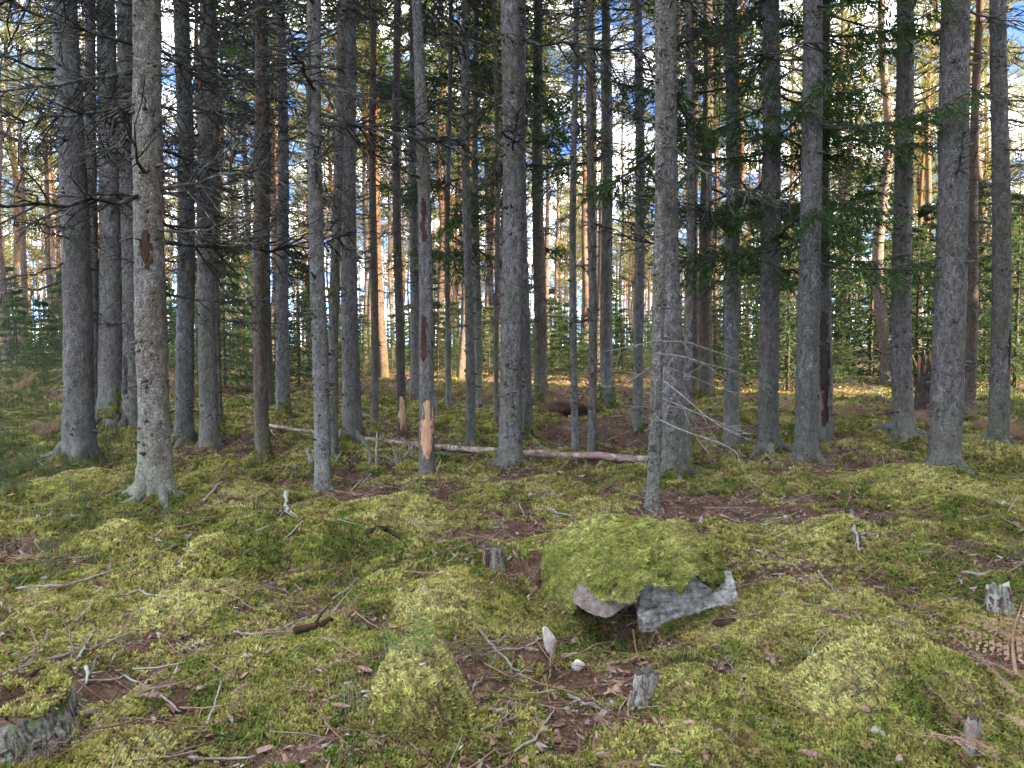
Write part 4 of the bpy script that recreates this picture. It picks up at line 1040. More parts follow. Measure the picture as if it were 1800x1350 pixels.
def cap_point(th, s):
    th = np.asarray(th, float); s = np.asarray(s, float)
    cx, cy = .735, 4.66; rx, ry = .56, .62
    front = np.clip(-np.sin(th), 0, 1) ** .6; xr = np.cos(th)
    zr = (.222 + .055 * (xr + .3) * (xr > -.3) + .036 * np.sin(th * 11) + .02 * np.sin(th * 23 + 1)) * front + (B0.z - .08) * (1 - front)
    leftish = np.clip((-xr - .62) / .3, 0, 1); zr = zr * (1 - leftish) + (B0.z - .05) * leftish
    q = s * np.pi / 2; rad = np.sin(q) ** .88; ztop = .485 + .03 * np.cos(th * 2 + .5) * np.sin(q)
    z = zr + (ztop - zr) * np.clip(np.cos(q), 0, 1) ** .72
    x = cx + rx * rad * np.cos(th) * (1 + .05 * np.sin(3 * th + 1)); y = cy + (ry - .13 * np.clip(xr, 0, 1) * (np.sin(th) < 0)) * rad * np.sin(th)
    n = .046 * fbm(x * 1.0 + 4, y + z * 1.5, .20, 3, 66) + .012 * fbm(x + 2, y + z, .06, 2, 67)
    return x + n * np.cos(th) * rad, y + n * np.sin(th) * rad, z + n * 1.2
nth, ns = 72, 26
TH, S = np.meshgrid(np.arange(nth) * 2 * np.pi / nth, np.linspace(0.02, 1, ns)); X, Y, Z = cap_point(TH, S)
V = np.stack([X - B0.x, Y - B0.y, Z - B0.z], -1)
inner = V[-1] * [.80, .80, 1] + [0, 0.02, .03]
V = np.concatenate([V, inner[None]], 0); n = ns + 1
i = np.arange(n - 1)[:, None] * nth; j = np.arange(nth)[None, :]; k = (j + 1) % nth
mb = MB(); mb.add(V.reshape(-1, 3), [(a, (a + 1) % nth, n * nth) for a in range(nth)], np.stack([i + j, i + nth + j, i + nth + k, i + k], -1).reshape(-1, 4)) if False else None
VV = np.concatenate([V.reshape(-1, 3), [[cc / nth for cc in V[0].sum(0)]]]); mb = MB()
mb.add(VV, [(a, (a + 1) % nth, n * nth) for a in range(nth)], np.stack([i + j, i + nth + j, i + nth + k, i + k], -1).reshape(-1, 4))
me = mb.mesh('moss_cap', M['ground']); me.attributes.new('moss', 'FLOAT', 'POINT').data.foreach_set('value', np.ones(len(me.vertices), np.float32))
mcap = obj('moss_cap', me, boulder)
r = np.random.default_rng(41); nn = 24000
ss = np.sqrt(r.random(nn)) * .99 + .01; th = r.random(nn) * 6.28
X, Y, Z = cap_point(th, ss); e = .01
Xa, Ya, Za = cap_point(th + e, ss); Xb, Yb, Zb = cap_point(th, ss - e)
du = np.stack([Xa - X, Ya - Y, Za - Z], -1); dv = np.stack([Xb - X, Yb - Y, Zb - Z], -1); nr = np.cross(du, dv)
nr /= np.linalg.norm(nr, axis=1)[:, None] + 1e-9; nr *= np.sign(nr[:, 2:3] + 1e-6)
scatter('moss_tufts', MOSSC, np.stack([X, Y, Z], -1) - np.array(B0), normal_rot(nr, r) + r.normal(0, .25, (nn, 3)), .8 + .6 * r.random(nn), None, None, mcap, tone=.15 + .9 * fbm(X, Y + Z, .3, 3, 9))
nl = 260; q_ = np.sqrt(r.random(nl)) * .8; a_ = r.random(nl) * 6.28; X, Y, Z = cap_point(a_, q_)
scatter('needle_litter', LIT, np.stack([X, Y, Z + .014], -1) - np.array(B0), r.normal(0, .4, (nl, 3)) + np.stack([0 * a_, 0 * a_, a_], -1), .35 + .5 * r.random(nl), None, None, mcap)

# ------------------------------------------------------------------ stumps and wood lying about
def lathe(name, mat, rad, hgt, seed, rough=.12, seg=20, top_rag=.0, taper=.1, rings=9, close=True, mat_top=None, flare=.30, groove=0.0):
    r = np.random.default_rng(seed); mb = MB(); th = np.arange(seg) * 2 * np.pi / seg
    rag = 1 + top_rag * (vnoise(th * 2.2 + seed, th * 0, seed) + .5 * r.normal(size=seg))
    V = []
    for q in np.linspace(-.25, 1, rings):
        rr = rad * (1 + flare * np.exp(-max(q, 0) * 4) - taper * q) * (1 + rough * vnoise(np.cos(th) * 2.5 + seed, np.sin(th) * 2.5 + q * 1.2, seed) + rough * .6 * vnoise(th * 5, q * 3 + 0 * th, seed + 1) + groove * vnoise(th * seg / 6.283 * .5, q * 1.5 + 0 * th, seed + 2))
        V.append(np.stack([rr * np.cos(th), rr * np.sin(th), hgt * q * (rag if q > 0 else np.ones(seg))], -1))
    V = np.concatenate(V); n = rings
    i = np.arange(n - 1)[:, None] * seg; j = np.arange(seg)[None, :]; k = (j + 1) % seg
    mb.add(V, None, np.stack([i + j, i + k, i + seg + k, i + seg + j], -1).reshape(-1, 4), 0)
    body = mb.mesh(name, mat)
    mt = MB(); edge = V[-seg:] * [1.0, 1.0, 1]; mid = edge * [.5, .5, 1] - [0, 0, hgt * .05] + np.stack([0 * th, 0 * th, hgt * .04 * r.normal(size=seg)], -1)
    mt.add(np.concatenate([edge, mid, [[0, 0, mid[:, 2].mean()]]]), [(seg + a, seg + (a + 1) % seg, 2 * seg) for a in range(seg)], [(a, (a + 1) % seg, seg + (a + 1) % seg, seg + a) for a in range(seg)])
    return body, mt.mesh(name + '_top', mat_top or M['cut'])
def stump(px, py, rad, hgt, mat, label, seed, rag=0.0, rot=(0, 0, 0), rough=.12, mat_top=None, name='tree_stump', rings=9, seg=20, flare=.3, groove=0.0):
    p = ground(px, py); t = thing(name, label, 'stump', p, None, rot); b, tp = lathe('stump_body', M[mat], rad, hgt, seed, rough, seg, rag, .08, rings, True, mat_top, flare, groove)
    obj('stump_body', b, t); obj('cut_face', tp, t); return t, p
st, p = stump(867, 1000, 0.066, .150, 'deadwood', 'small sawn stump with a dark top on the moss mound left of the boulder', 3, .05)
mb = MB(); th = np.linspace(-2.35, -1.95, 6); zz = np.linspace(.01, .145, 6); TH, Z = np.meshgrid(th, zz)
mb.add(np.stack([.074 * np.cos(TH), .074 * np.sin(TH), Z], -1).reshape(-1, 3), None, [(a * 6 + b, a * 6 + b + 1, a * 6 + b + 7, a * 6 + b + 6) for a in range(5) for b in range(5)]); obj('rotten_streak', mb.mesh('rotten_streak', M['rot']), st)
stump(1134, 1236, .054, .135, 'deadwood', 'low lichen-covered stump beside the mossy mound below the boulder', 5, .15, (0, .06, 0), .2)
stump(1755, 1080, .058, .145, 'deadwood', 'pale lichen-crusted broken stump in the moss near the right edge', 8, .45, (0, -.1, 0), .3, M['lichen'])
stump(1704, 1322, .026, .125, 'grey_wood', 'thumb-sized grey stub with a dark top among the dead bracken', 9, .1, (0, .08, 0), .15, None, 'wood_stub')
# the big rotten stump in the bottom left corner
bs, bp = stump(-14, 1296, .28, .12, 'deadwood', 'big rotten mossy stump with splintered grey sides in the bottom left corner', 21, .16, (.05, -.06, 0), .05, M['ground'], 'tree_stump', 14, 90, .10, .07)
r = np.random.default_rng(52); n_ = 2600; a_ = r.random(n_) * 6.28; q_ = np.sqrt(r.random(n_)) * .265
keep = fbm(np.cos(a_) * q_ + 3, np.sin(a_) * q_, .16, 2, 5) > -.15
scatter('moss_tufts', MOSS, np.stack([np.cos(a_) * q_, np.sin(a_) * q_, .120 + .006 * r.normal(size=n_)], -1)[keep], r.normal(0, .3, (n_, 3))[keep], (.8 + .7 * r.random(n_))[keep], None, None, bs)
for k in range(5):      # loose slabs of the decayed wall
    a = -1.75 + .42 * k; mb = MB(); w = .05 + .02 * r.random(); h = .07 + .04 * r.random(); d = np.array([math.cos(a), math.sin(a), 0]); sd_ = np.array([-d[1], d[0], 0]); V = []
    for q in np.linspace(0, 1, 6):
        c = d * (.295 - .012 * q + .006 * r.normal()) + [0, 0, -.03 + h * q]; ww = w * (1 - .35 * q) * (.8 + .4 * r.random()); V += [c - sd_ * ww, c + d * .014, c + sd_ * ww, c - d * .012]
    mb.add(V, None, [(4 * i_ + s_, 4 * i_ + (s_ + 1) % 4, 4 * i_ + 4 + (s_ + 1) % 4, 4 * i_ + 4 + s_) for i_ in range(5) for s_ in range(4)] + [(20, 21, 22, 23)]); obj('wood_slab', mb.mesh('wood_slab', M['deadwood'], smooth=False), bs)

def lift(pl, dens=5, up=.012, sag=0.0):
    """photo polyline laid on the ground (bridging the hollows)"""
    pl = np.array(pl, float); tt = np.arange(len(pl)); ts = np.linspace(0, len(pl) - 1, (len(pl) - 1) * dens + 1)
    C_ = np.array([list(ground(a_, b_)) for a_, b_ in pl]); P = np.stack([np.interp(ts, tt, C_[:, k]) for k in range(3)], -1)
    z = height(P[:, 0], P[:, 1]) + up; zs = z.copy()
    for _ in range(6):
        zs[1:-1] = np.maximum(zs[1:-1] * .0 + (zs[:-2] + zs[2:]) / 2, z[1:-1] - .012)
    P[:, 2] = zs
    return P
STICKS = [
 ([(30, 1042), (110, 1040), (215, 1000), (315, 963)], 4.5, 'twig_pale', 'long pale curved stick lying across the moss at left'),
 ([(135, 1100), (245, 1057), (322, 1062)], 4, 'twig_pale', 'bent pale stick with a bulged end below the long curved one at left'),
 ([(0, 1240), (50, 1170), (92, 1120)], 5.5, 'twig_pale', 'straight bleached stick slanting up beside the corner stump'),
 ([(0, 1200), (60, 1168), (140, 1155), (185, 1140), (236, 1117)], 4.5, 'twig_pale', 'long thin pale stick running behind the corner stump'),
 ([(135, 1167), (150, 1142), (166, 1115)], 4.5, 'twig_pale', 'short upright-looking pale stick crossing the long thin one behind the corner stump'),
 ([(0, 1228), (40, 1205), (75, 1180), (140, 1165)], 6, 'rot', 'brown decayed stick lying under the bleached sticks behind the corner stump'),
 ([(140, 1205), (175, 1203), (220, 1206), (285, 1233), (318, 1260)], 4.5, 'twig_pale', 'crooked pale branch reaching right from the corner stump'),
 ([(365, 1282), (378, 1245), (390, 1208)], 5, 'twig_pale', 'short straight bleached stick standing out on the brown patch near the bottom left'),
 ([(412, 1118), (450, 1120), (500, 1110), (540, 1090)], 4, 'twig_pale', 'thin pale stick right of the brown hollow in the left foreground'),
 ([(518, 1122), (550, 1110), (585, 1100)], 11, 'rot', 'thick rotten brown stick sunk in the moss in the left foreground'),
 ([(585, 1062), (612, 1042)], 4.5, 'twig_pale', 'short pale stick on yellow moss left of the stump mound'),
 ([(840, 1112), (880, 1157), (920, 1200)], 5, 'twig_pale', 'straight pale stick slanting down to the right beside the fern'),
 ([(845, 1160), (890, 1150), (925, 1145), (955, 1128)], 4, 'twig_pale', 'thin stick crossing the straight pale one and ending at the bleached wood piece'),
 ([(832, 1225), (832, 1213), (850, 1198), (880, 1200)], 2.6, 'twig_pale', 'hooked thin twig right of the round moss dome'),
 ([(835, 1252), (850, 1238), (870, 1233), (925, 1240)], 3.2, 'twig', 'dark curved twig lying right of the round moss dome'),
 ([(845, 1293), (870, 1283), (885, 1275), (910, 1245)], 4, 'twig_pale', 'pale knobbly twig in front of the dark curved one'),
 ([(905, 1330), (940, 1308), (960, 1280), (975, 1255)], 4, 'twig_pale', 'bowed pale twig at the bottom centre'),
 ([(1000, 1232), (1035, 1247), (1070, 1260)], 6, 'grey_wood', 'stout grey stick left of the low lichened stump'),
 ([(945, 908), (980, 910), (1010, 912)], 5, 'twig_pale', 'pale straight stick on the litter left of the boulder top'),
 ([(360, 886), (378, 862), (397, 850)], 5, 'twig_pale', 'whitish forked stick right of the foremost big spruce'),
 ([(450, 938), (480, 925), (500, 900)], 3, 'twig_pale', 'thin pale stick on the moss ridge at left'),
 ([(1318, 972), (1345, 980), (1375, 987)], 5, 'grey_wood', 'grey stick pointing right from the mossy post beside the boulder'),
 ([(1510, 946), (1540, 946), (1566, 942)], 4, 'twig_pale', 'reddish-grey stick on the litter right of the boulder, upper right'),
 ([(1440, 1012), (1458, 1038), (1476, 1058)], 3.4, 'twig_pale', 'fine forked twig on the moss slope right of the boulder'),
 ([(1496, 905), (1503, 945), (1510, 975)], 6, 'grey_wood', 'grey branch piece in the brush on the right slope'),
 ([(1240, 1282), (1265, 1290), (1298, 1326)], 3.6, 'twig_pale', 'thin dark-tipped twig in the bottom centre-right moss'),
 ([(1690, 1012), (1730, 1015), (1770, 1010)], 5, 'twig_pale', 'pale stick lying level on the moss at the right edge'),
 ([(330, 1343), (390, 1345), (450, 1340)], 5, 'twig_pale', 'pale stick along the bottom edge at left'),
 ([(945, 885), (965, 872), (985, 868)], 3, 'twig_pale', 'small pale twig on the moss in front of the fallen pole'),
 ([(150, 1180), (155, 1195), (152, 1210)], 6, 'lichen', 'lichen-covered dark branch end behind the corner stump'),
 ([(503, 872), (504, 890), (506, 905)], 7, 'lichen', 'pale lichen-crusted twig on the moss ridge at left'),
]
r = np.random.default_rng(61)
for pl, w, mk, lab in STICKS:
    P = lift(pl, 5); D = P[:, 1].mean(); rad = w / 2 / FPX * D * 1.1; c = P.mean(0).copy(); c[2] = P[:, 2].min()
    P = P - c + np.array([0, 0, .003 + rad]) + r.normal(0, rad * .35, P.shape); n = len(P)
    mb = MB(); tube(mb, P, rad * np.linspace(1.15, .6, n) * (1 + .18 * r.normal(size=n)).clip(.7, 1.4), 7, jit=.15)
    t = thing('fallen_stick', lab, 'stick', c)
    obj('stem', mb.mesh('stem', M[mk]), t)
    for q in range(r.integers(1, 4)):
        i = r.integers(1, n - 1); dv = P[i] - P[i - 1]; dv = dv / (np.linalg.norm(dv) + 1e-6) + r.normal(0, .7, 3) + [0, 0, .35]; dv /= np.linalg.norm(dv); L = .03 + .10 * r.random()
        m2 = MB(); tube(m2, [P[i], P[i] + dv * L * .5 + r.normal(0, .004, 3), P[i] + dv * L], [rad * .5, rad * .4, rad * .2], 5); obj('side_twig', m2.mesh('side_twig', M[mk]), t)
# small unremarkable twigs, shared shapes
TW = []
for k in range(6):
    n = 6; s_ = np.linspace(-.5, .5, n); P = np.stack([s_, .06 * np.sin(s_ * 5 + k) + r.normal(0, .012, n), .02 + r.normal(0, .008, n)], -1); mb = MB(); tube(mb, P, np.linspace(.014, .006, n), 5)
    for q in range(3):
        i = r.integers(1, n - 1); dv = np.array([.6, r.choice([-1, 1]) * .7, .25 * r.random()]); tube(mb, [P[i], P[i] + dv * .09, P[i] + dv * .2 + r.normal(0, .02, 3)], [.007, .006, .003], 4)
    TW.append(mb.mesh('small_twig', M['twig_pale'] if k % 3 else M['twig']))
tx, ty = wedge(56, 2.9, 10.5, r, -.2, .64)
for x, y in zip(tx, ty):
    L = .12 + .22 * r.random(); o = obj('small_twig', TW[r.integers(0, 6)], None, (x, y, H1(x, y) + .012), (r.normal(0, .12), r.normal(0, .12), r.random() * 6.28), (L, L, L * .7))
    tag(o, 'thin grey twig no longer than a hand lying loose on the moss', 'twig', 'small loose twigs on the moss')

# fallen pole
P = lift([(474, 754), (600, 772), (740, 790), (900, 803), (1145, 816)], 8, .05); Dm = P[:, 1]
a, b = P[0].copy(), P[-1].copy(); n = len(P); f = np.linspace(0, 1, n)[:, None]
P[:, 2] = np.maximum(P[:, 2], (a * (1 - f) + b * f)[:, 2] - .05)
for _ in range(20): P[1:-1] = (P[:-2] + P[2:]) / 2
P += rng.normal(0, .006, P.shape)
rad = np.linspace(.024, .046, n) * (1 + .06 * rng.normal(size=n)); c = P.mean(0); mb = MB(); tube(mb, P - c, rad, 12, jit=.1)
t = thing('fallen_log', 'long thin fallen pole with flaking reddish bark lying behind the front trunks', 'log', c); obj('stem', mb.mesh('stem', M['log']), t)
mb = MB()
for q in range(26):
    i = r.integers(1, n - 1); d = r.normal(0, 1, 3); d[2] = abs(d[2]); d /= np.linalg.norm(d); p = P[i] - c; L = .07 + .12 * r.random() ** 2
    tube(mb, [p, p + d * L * .6, p + d * L + r.normal(0, .01, 3)], [.010, .008, .003], 5)
tag(obj('branch_stubs', mb.mesh('branch_stubs', M['twig_pale']), t), kind='stuff')

# dead fallen spruce top with upright broken branches, left of the dead snag
g0 = ground(700, 818); t = thing('fallen_tree_top', 'weathered fallen treetop with upright broken grey branches beside the dead snag', 'fallen tree', g0)
Dt = g0.y
def poly3(pl, D0, D1, rad, mat, name, par, base, sides=6):
    pl = np.array(pl, float); tt = np.linspace(0, 1, len(pl)); ts = np.linspace(0, 1, len(pl) * 3); xi = np.interp(ts, tt, pl[:, 0]); yi = np.interp(ts, tt, pl[:, 1])
    P = np.array([list(at_depth(a_, b_, D0 + (D1 - D0) * q) - base) for a_, b_, q in zip(xi, yi, ts)]); P[1:-1] += r.normal(0, .006, P[1:-1].shape)
    mb = MB(); tube(mb, P, np.linspace(rad[0], rad[1], len(P)), sides, jit=.25); return obj(name, mb.mesh(name, M[mat]), par)
poly3([(640, 826), (700, 814), (742, 802), (800, 800)], Dt, Dt + .35, (.05, .03), 'bark', 'log', t, g0, 10)
for pl, d0, d1, rd in [([(648, 828), (652, 800), (640, 775), (627, 757)], 0, -.15, (.024, .010)), ([(658, 832), (662, 795), (663, 758)], .05, .2, (.020, .012)), ([(698, 822), (696, 800), (692, 784)], .1, 0, (.020, .012)),
                      ([(712, 810), (720, 795), (719, 777)], .15, .3, (.014, .008)), ([(723, 806), (724, 780)], .2, .2, (.012, .008)), ([(742, 800), (785, 803), (812, 815)], .3, .1, (.012, .006)), ([(775, 802), (790, 790), (795, 775)], .3, .4, (.010, .005)),
                      ([(700, 815), (670, 800), (640, 798)], .1, .3, (.010, .004)), ([(640, 826), (625, 815), (612, 808)], 0, -.1, (.020, .006)), ([(590, 812), (597, 800), (601, 794)], -.1, 0, (.022, .008)), ([(548, 812), (545, 800), (540, 789)], -.2, -.2, (.030, .022))]:
    poly3(pl, Dt + d0, Dt + d1, rd, 'twig_pale', 'branch', t, g0)

# mossy post beside the boulder, black bark strip, bleached bits, red bark piece
g0 = ground(1304, 992); t = thing('mossy_stick', 'short upright stick wrapped in bright moss at the boulder\'s right shoulder', 'stick', g0)
mb = MB(); P = np.array([[0, 0, -.04], [.004, 0, .05], [.012, .02, .11], [.018, .04, .17]]); tube(mb, P, [.020, .021, .020, .014], 9, jit=.3); me = mb.mesh('stem', M['ground']); me.attributes.new('moss', 'FLOAT', 'POINT').data.foreach_set('value', np.ones(len(me.vertices), np.float32)); obj('stem', me, t)
a_ = r.random(160) * 6.28; q_ = r.random(160); Pm = np.stack([np.interp(q_, [0, .33, .66, 1], P[:, 0]) + .02 * np.cos(a_), np.interp(q_, [0, .33, .66, 1], P[:, 1]) + .02 * np.sin(a_), np.interp(q_, [0, .33, .66, 1], P[:, 2])], -1)
scatter('moss_tufts', MOSS, Pm, np.stack([np.sin(a_) * -1.2, np.cos(a_) * 1.2, 0 * a_], -1), .7 + .4 * r.random(160), None, None, t)
P = lift([(643, 945), (655, 940), (680, 941), (703, 953)], 5, .03); c = P.mean(0); mb = MB(); V = []; nP = len(P)
for k_, p in enumerate(P - c):
    w = .022 * math.sin(math.pi * (k_ + .6) / (nP + .2)) + .006; V += [p + [0, -w, -.012], p + [0, w * .3, .022], p + [0, w, .0], p + [0, 0, -.012]]
mb.add(V, None, [(4 * k_ + s_, 4 * k_ + (s_ + 1) % 4, 4 * k_ + 4 + (s_ + 1) % 4, 4 * k_ + 4 + s_) for k_ in range(nP - 1) for s_ in range(4)] + [(0, 1, 2, 3)])
tag(obj('bark_strip', mb.mesh('bark_strip', M['char']), None, c), 'curved black strip of charred-looking bark on the moss left of the sawn stump', 'bark')
def chunk(name, px, py, sz, mat, lab, cat, seed, rot=(0, 0, 0), sub=3):
    import bmesh
    bm = bmesh.new(); bmesh.ops.create_icosphere(bm, subdivisions=sub, radius=1)
    for v in bm.verts:
        c = v.co; q = float(fbm(np.array([c.x * 1 + c.z]), np.array([c.y + c.z * .7]), .9, 3, seed)[0]); v.co = Vector((c.x * sz[0], c.y * sz[1], c.z * sz[2])) * (1 + .45 * q)
    me = bpy.data.meshes.new(name); bm.to_mesh(me); bm.free(); me.materials.append(M[mat]); me.polygons.foreach_set('use_smooth', [True] * len(me.polygons))
    p = ground(px, py); return tag(obj(name, me, None, p + Vector((0, 0, sz[2] * .75)), rot), lab, cat)
M['bleached'] = m_simple('bleached_wood', (0.22, 0.19, 0.16), (0.50, 0.46, 0.40), 30, 0.9, 0.8, 0.004, stretch=(1, 1, .3))
chunk('bleached_wood', 966, 1150, (.030, .026, .075), 'bleached', 'bleached knobbly piece of wood standing upright below the boulder', 'wood', 4, (.1, -.25, 0))
chunk('bleached_wood', 1015, 1178, (.034, .026, .030), 'bleached', 'small white lump of rotten wood in the moss beneath the boulder', 'wood', 6)
chunk('bark_piece', 872, 1018, (.055, .014, .022), 'rot', 'reddish brown bark piece just below the sawn stump', 'bark', 7, (.5, .25, -.4))
chunk('bark_piece', 1080, 1005, (.01, .01, .01), 'rot', 'tiny dark bark crumb on the boulder moss', 'bark', 7) if False else None
chunk('rotten_wood', 1275, 1100, (.07, .03, .025), 'rot', 'dark red rotten wood lump at the foot of the boulder\'s right side', 'wood', 9, (0, 0, .2))
chunk('bark_piece', 985, 1066, (.035, .02, .008), 'rot', 'flat red-brown bark flake left of the boulder hollow', 'bark', 11, (.3, .1, .3))
chunk('mossy_stone', 1000, 728, (.50, .35, .16), 'ground', 'low mossy stone with a dark gap beneath it at the back of the brown hollow', 'stone', 13)
chunk('grey_stone', 1545, 1290, (.03, .02, .01), 'grey_wood', 'flat grey flake of wood on the moss at the lower right', 'wood', 14, (.2, .2, -.7))
chunk('grey_stone', 615, 1203, (.028, .02, .008), 'grey_wood', 'flat lilac-grey wood chip left of the round moss dome', 'wood', 15, (.2, 0, .2))
bpy.data.objects['grey_stone'].name = 'wood_chip'; bpy.data.objects['grey_stone.001'].name = 'wood_chip.001'

# broken stump with orange splintered wood and brush, right background
g0 = ground(1625, 735); t = thing('broken_stump', 'broken stump with orange splintered top in brown brush behind the thickest right trunks', 'stump', g0)
b_, tp_ = lathe('stump_body', M['bark_red'], .17, .95, 31, .2, 18, .35, .3, 10, True, M['wood']); obj('stump_body', b_, t); obj('broken_top', tp_, t)
for k in range(5):
    mb = MB(); a = r.random() * 6.28; c0 = np.array([.09 * math.cos(a), .09 * math.sin(a), .8]); d = np.array([r.normal(.2, .3), r.normal(0, .2), .5]); tube(mb, [c0, c0 + d * .3, c0 + d * .7], [.03, .02, .006], 5, jit=.4); obj('splinter', mb.mesh('splinter', M['wood']), t)
for k in range(16):
    a = r.random() * 6.28; c_ = obj('dead_branch', (DEAD if k % 2 else DEAD_PALE)[k % 5], t, (.2 * math.cos(a), .2 * math.sin(a), .1 + .5 * r.random()), (r.normal(0, .5), r.normal(-.15, .35), a), .6 + .9 * r.random())

# ------------------------------------------------------------------ cones and leaves
def cone_mesh(k):
    r = np.random.default_rng(800 + k); mb = MB(); n, seg = 13, 10; th = np.arange(seg) * 2 * np.pi / seg; V = []
    for i in range(n):
        q = i / (n - 1); rad = .0135 * math.sin(math.pi * min(1, .08 + q * .90)) ** .7; rad *= (1.0 + (.16 if i % 2 else -.12)); V.append(np.stack([(q - .5) * .10 + 0 * th, rad * np.cos(th + (i % 2) * .31) * (1 + .15 * r.normal(size=seg)), rad * np.sin(th + (i % 2) * .31)], -1))
    V = np.concatenate(V); i = np.arange(n - 1)[:, None] * seg; j = np.arange(seg)[None, :]; kk = (j + 1) % seg
    mb.add(V, [(0, a, a + 1) for a in range(1, seg - 1)] + [((n - 1) * seg, (n - 1) * seg + a + 1, (n - 1) * seg + a) for a in range(1, seg - 1)], np.stack([i + j, i + kk, i + seg + kk, i + seg + j], -1).reshape(-1, 4))
    return mb.mesh('spruce_cone', M['cone'], smooth=False)
CONES = [cone_mesh(k) for k in range(4)]
r = np.random.default_rng(71)
cpx = [(1395, 985), (1410, 978), (1375, 970), (1460, 975), (1480, 905), (1455, 912), (1520, 905), (1660, 975), (1630, 980), (1690, 1018), (1420, 1000), (1370, 1045), (1380, 1050), (1460, 1085), (1485, 1088), (1590, 1100), (1360, 1160), (1350, 1152), (1085, 1182), (1075, 1170),
       (980, 1215), (690, 985), (720, 990), (870, 950), (905, 975), (700, 1070), (520, 1005), (500, 1012), (540, 1000), (330, 1120), (345, 1140), (360, 1150), (480, 1190), (425, 1215), (65, 1065), (90, 1082), (50, 1060), (120, 1095), (60, 1215), (170, 1255), (230, 1085), (1520, 1250), (1260, 1140), (1240, 1330), (1430, 1332), (640, 1180), (600, 1245), (860, 1300), (1010, 1130), (1110, 1165), (1150, 1175)]
for px, py in cpx: pass
cpx += [(float(r.uniform(20, 1780)), float(r.uniform(880, 1330))) for _ in range(18)]
for px, py in cpx:
    p = ground(px, py); o = obj('spruce_cone', CONES[r.integers(0, 4)], None, p + Vector((0, 0, .010)), (0, r.normal(0, .15), r.random() * 6.28), .75 + .4 * r.random())
    tag(o, 'brown spruce cone lying on the mossy floor', 'cone', 'spruce cones on the forest floor')
def leaf_mesh(k):
    r = np.random.default_rng(830 + k); mb = MB(); n = 9; a = np.linspace(0, 2 * np.pi, n, endpoint=False); rad = .022 * (1 + .3 * r.normal(size=n)).clip(.6, 1.5)
    P = np.stack([rad * np.cos(a) * 1.4, rad * np.sin(a), .012 * np.cos(a * 2 + k) + .004 * r.normal(size=n)], -1); V = np.concatenate([[[0, 0, -.003]], P, P - [0, 0, .0012]])
    mb.add(V, [(0, 1 + i, 1 + (i + 1) % n) for i in range(n)], [(1 + i, 1 + n + i, 1 + n + (i + 1) % n, 1 + (i + 1) % n) for i in range(n)]); return mb.mesh('fallen_leaf', M['deadleaf'], smooth=False)
M['deadleaf'] = m_simple('dead_leaf', (0.17, 0.09, 0.058), (0.36, 0.235, 0.165), 40, .8, .2, .002, rnd=.7)
LEAF = [leaf_mesh(k) for k in range(5)]
for k in range(46):
    px, py = float(r.uniform(20, 1780)), float(r.uniform(900, 1335)); p = ground(px, py)
    tag(obj('fallen_leaf', LEAF[k % 5], None, p + Vector((0, 0, .014)), (r.normal(0, .35), r.normal(0, .35), r.random() * 6.28), .45 + .5 * r.random()), 'curled reddish brown leaf lying on the moss', 'leaf', 'dead leaves on the moss')

# ------------------------------------------------------------------ ferns and bracken
def frond(mat, pairs, plen, width, pinnules, seed, curl=.3, name='frond'):
    r = np.random.default_rng(seed); mb = MB(); n = 12; t = np.linspace(0, 1, n)
    P = np.stack([t * (1 - .15 * curl * t), .06 * np.sin(t * 3 + seed) * t, curl * (t - t * t * 1.15) * .9], -1); tube(mb, P, .010 * (1 - t) + .002, 5, 0); LP, LD, LL = [], [], []
    for k in range(pairs):
        tt = .16 + .83 * k / pairs; i = min(int(tt * (n - 1)), n - 2); f = tt * (n - 1) - i; b = P[i] * (1 - f) + P[i + 1] * f; T = P[i + 1] - P[i]; T /= np.linalg.norm(T)
        shp = math.sin(math.pi * min(1, .18 + .82 * tt)) ** .8 if pinnules == 0 else (1 - tt) ** .7 * min(1, .5 + tt * 2)
        for sg in (-1, 1):
            L = plen * shp * (.85 + .3 * r.random()) + .015; d = T * .35 + np.array([0, sg, r.normal(-.1, .12 + .25 * (pinnules > 0))]); d /= np.linalg.norm(d)
            if pinnules == 0: LP.append(b); LD.append(d); LL.append((L, width))
            else:
                tube(mb, [b, b + d * L * .5, b + d * L + np.array([0, 0, -.08 * L])], [.003, .002, .001], 3, 0, cap=False)
                m = max(3, int(pinnules * L / plen))
                for q in range(m):
                    ss = (q + .6) / m; pl_ = .20 * L * (1 - ss * .7) + .008
                    for s2 in (-1, 1):
                        dd = d * .45 + T * s2 + np.array([0, 0, r.normal(-.25, .35)]); LP.append(b + d * L * ss); LD.append(dd); LL.append((pl_, pl_ * .48))
    LL = np.array(LL); leaves(mb, LP, LD, LL[:, 0], LL[:, 1], r, 0, up=(0, 0, 1.0))
    return mb.mesh(name, mat)
g0 = ground(735, 1152); t = thing('green_fern', 'little green fern with three fronds behind the round moss dome', 'fern', g0)
FR = [frond(M['fern'], 13, .20, .028, 0, 3 + k, .15) for k in range(2)]
for (dx, L, ry, rz) in [(-.008, .21, -1.45, .1), (.034, .21, -1.42, -.1), (-.066, .15, -1.15, 2.6)]:
    o = obj('frond', FR[0 if dx < .02 else 1], t, (dx, .0, -.01), None, L)
    tip = Vector((dx * .8 + (.012 if dx > 0 else -.01), -.02, 1)) if dx > -.05 else Vector((-.45, -.05, 1)); tip.normalize()
    side = Vector((1, 0, 0)); yv = (side - tip * side.dot(tip)).normalized(); zv = tip.cross(yv); o.rotation_euler = Matrix((tip, yv, zv)).transposed().to_euler()
BR = [frond(M['bracken'], 15, .33, 0, 9, 20 + k, .35 + .1 * k, 'bracken_frond') for k in range(4)]
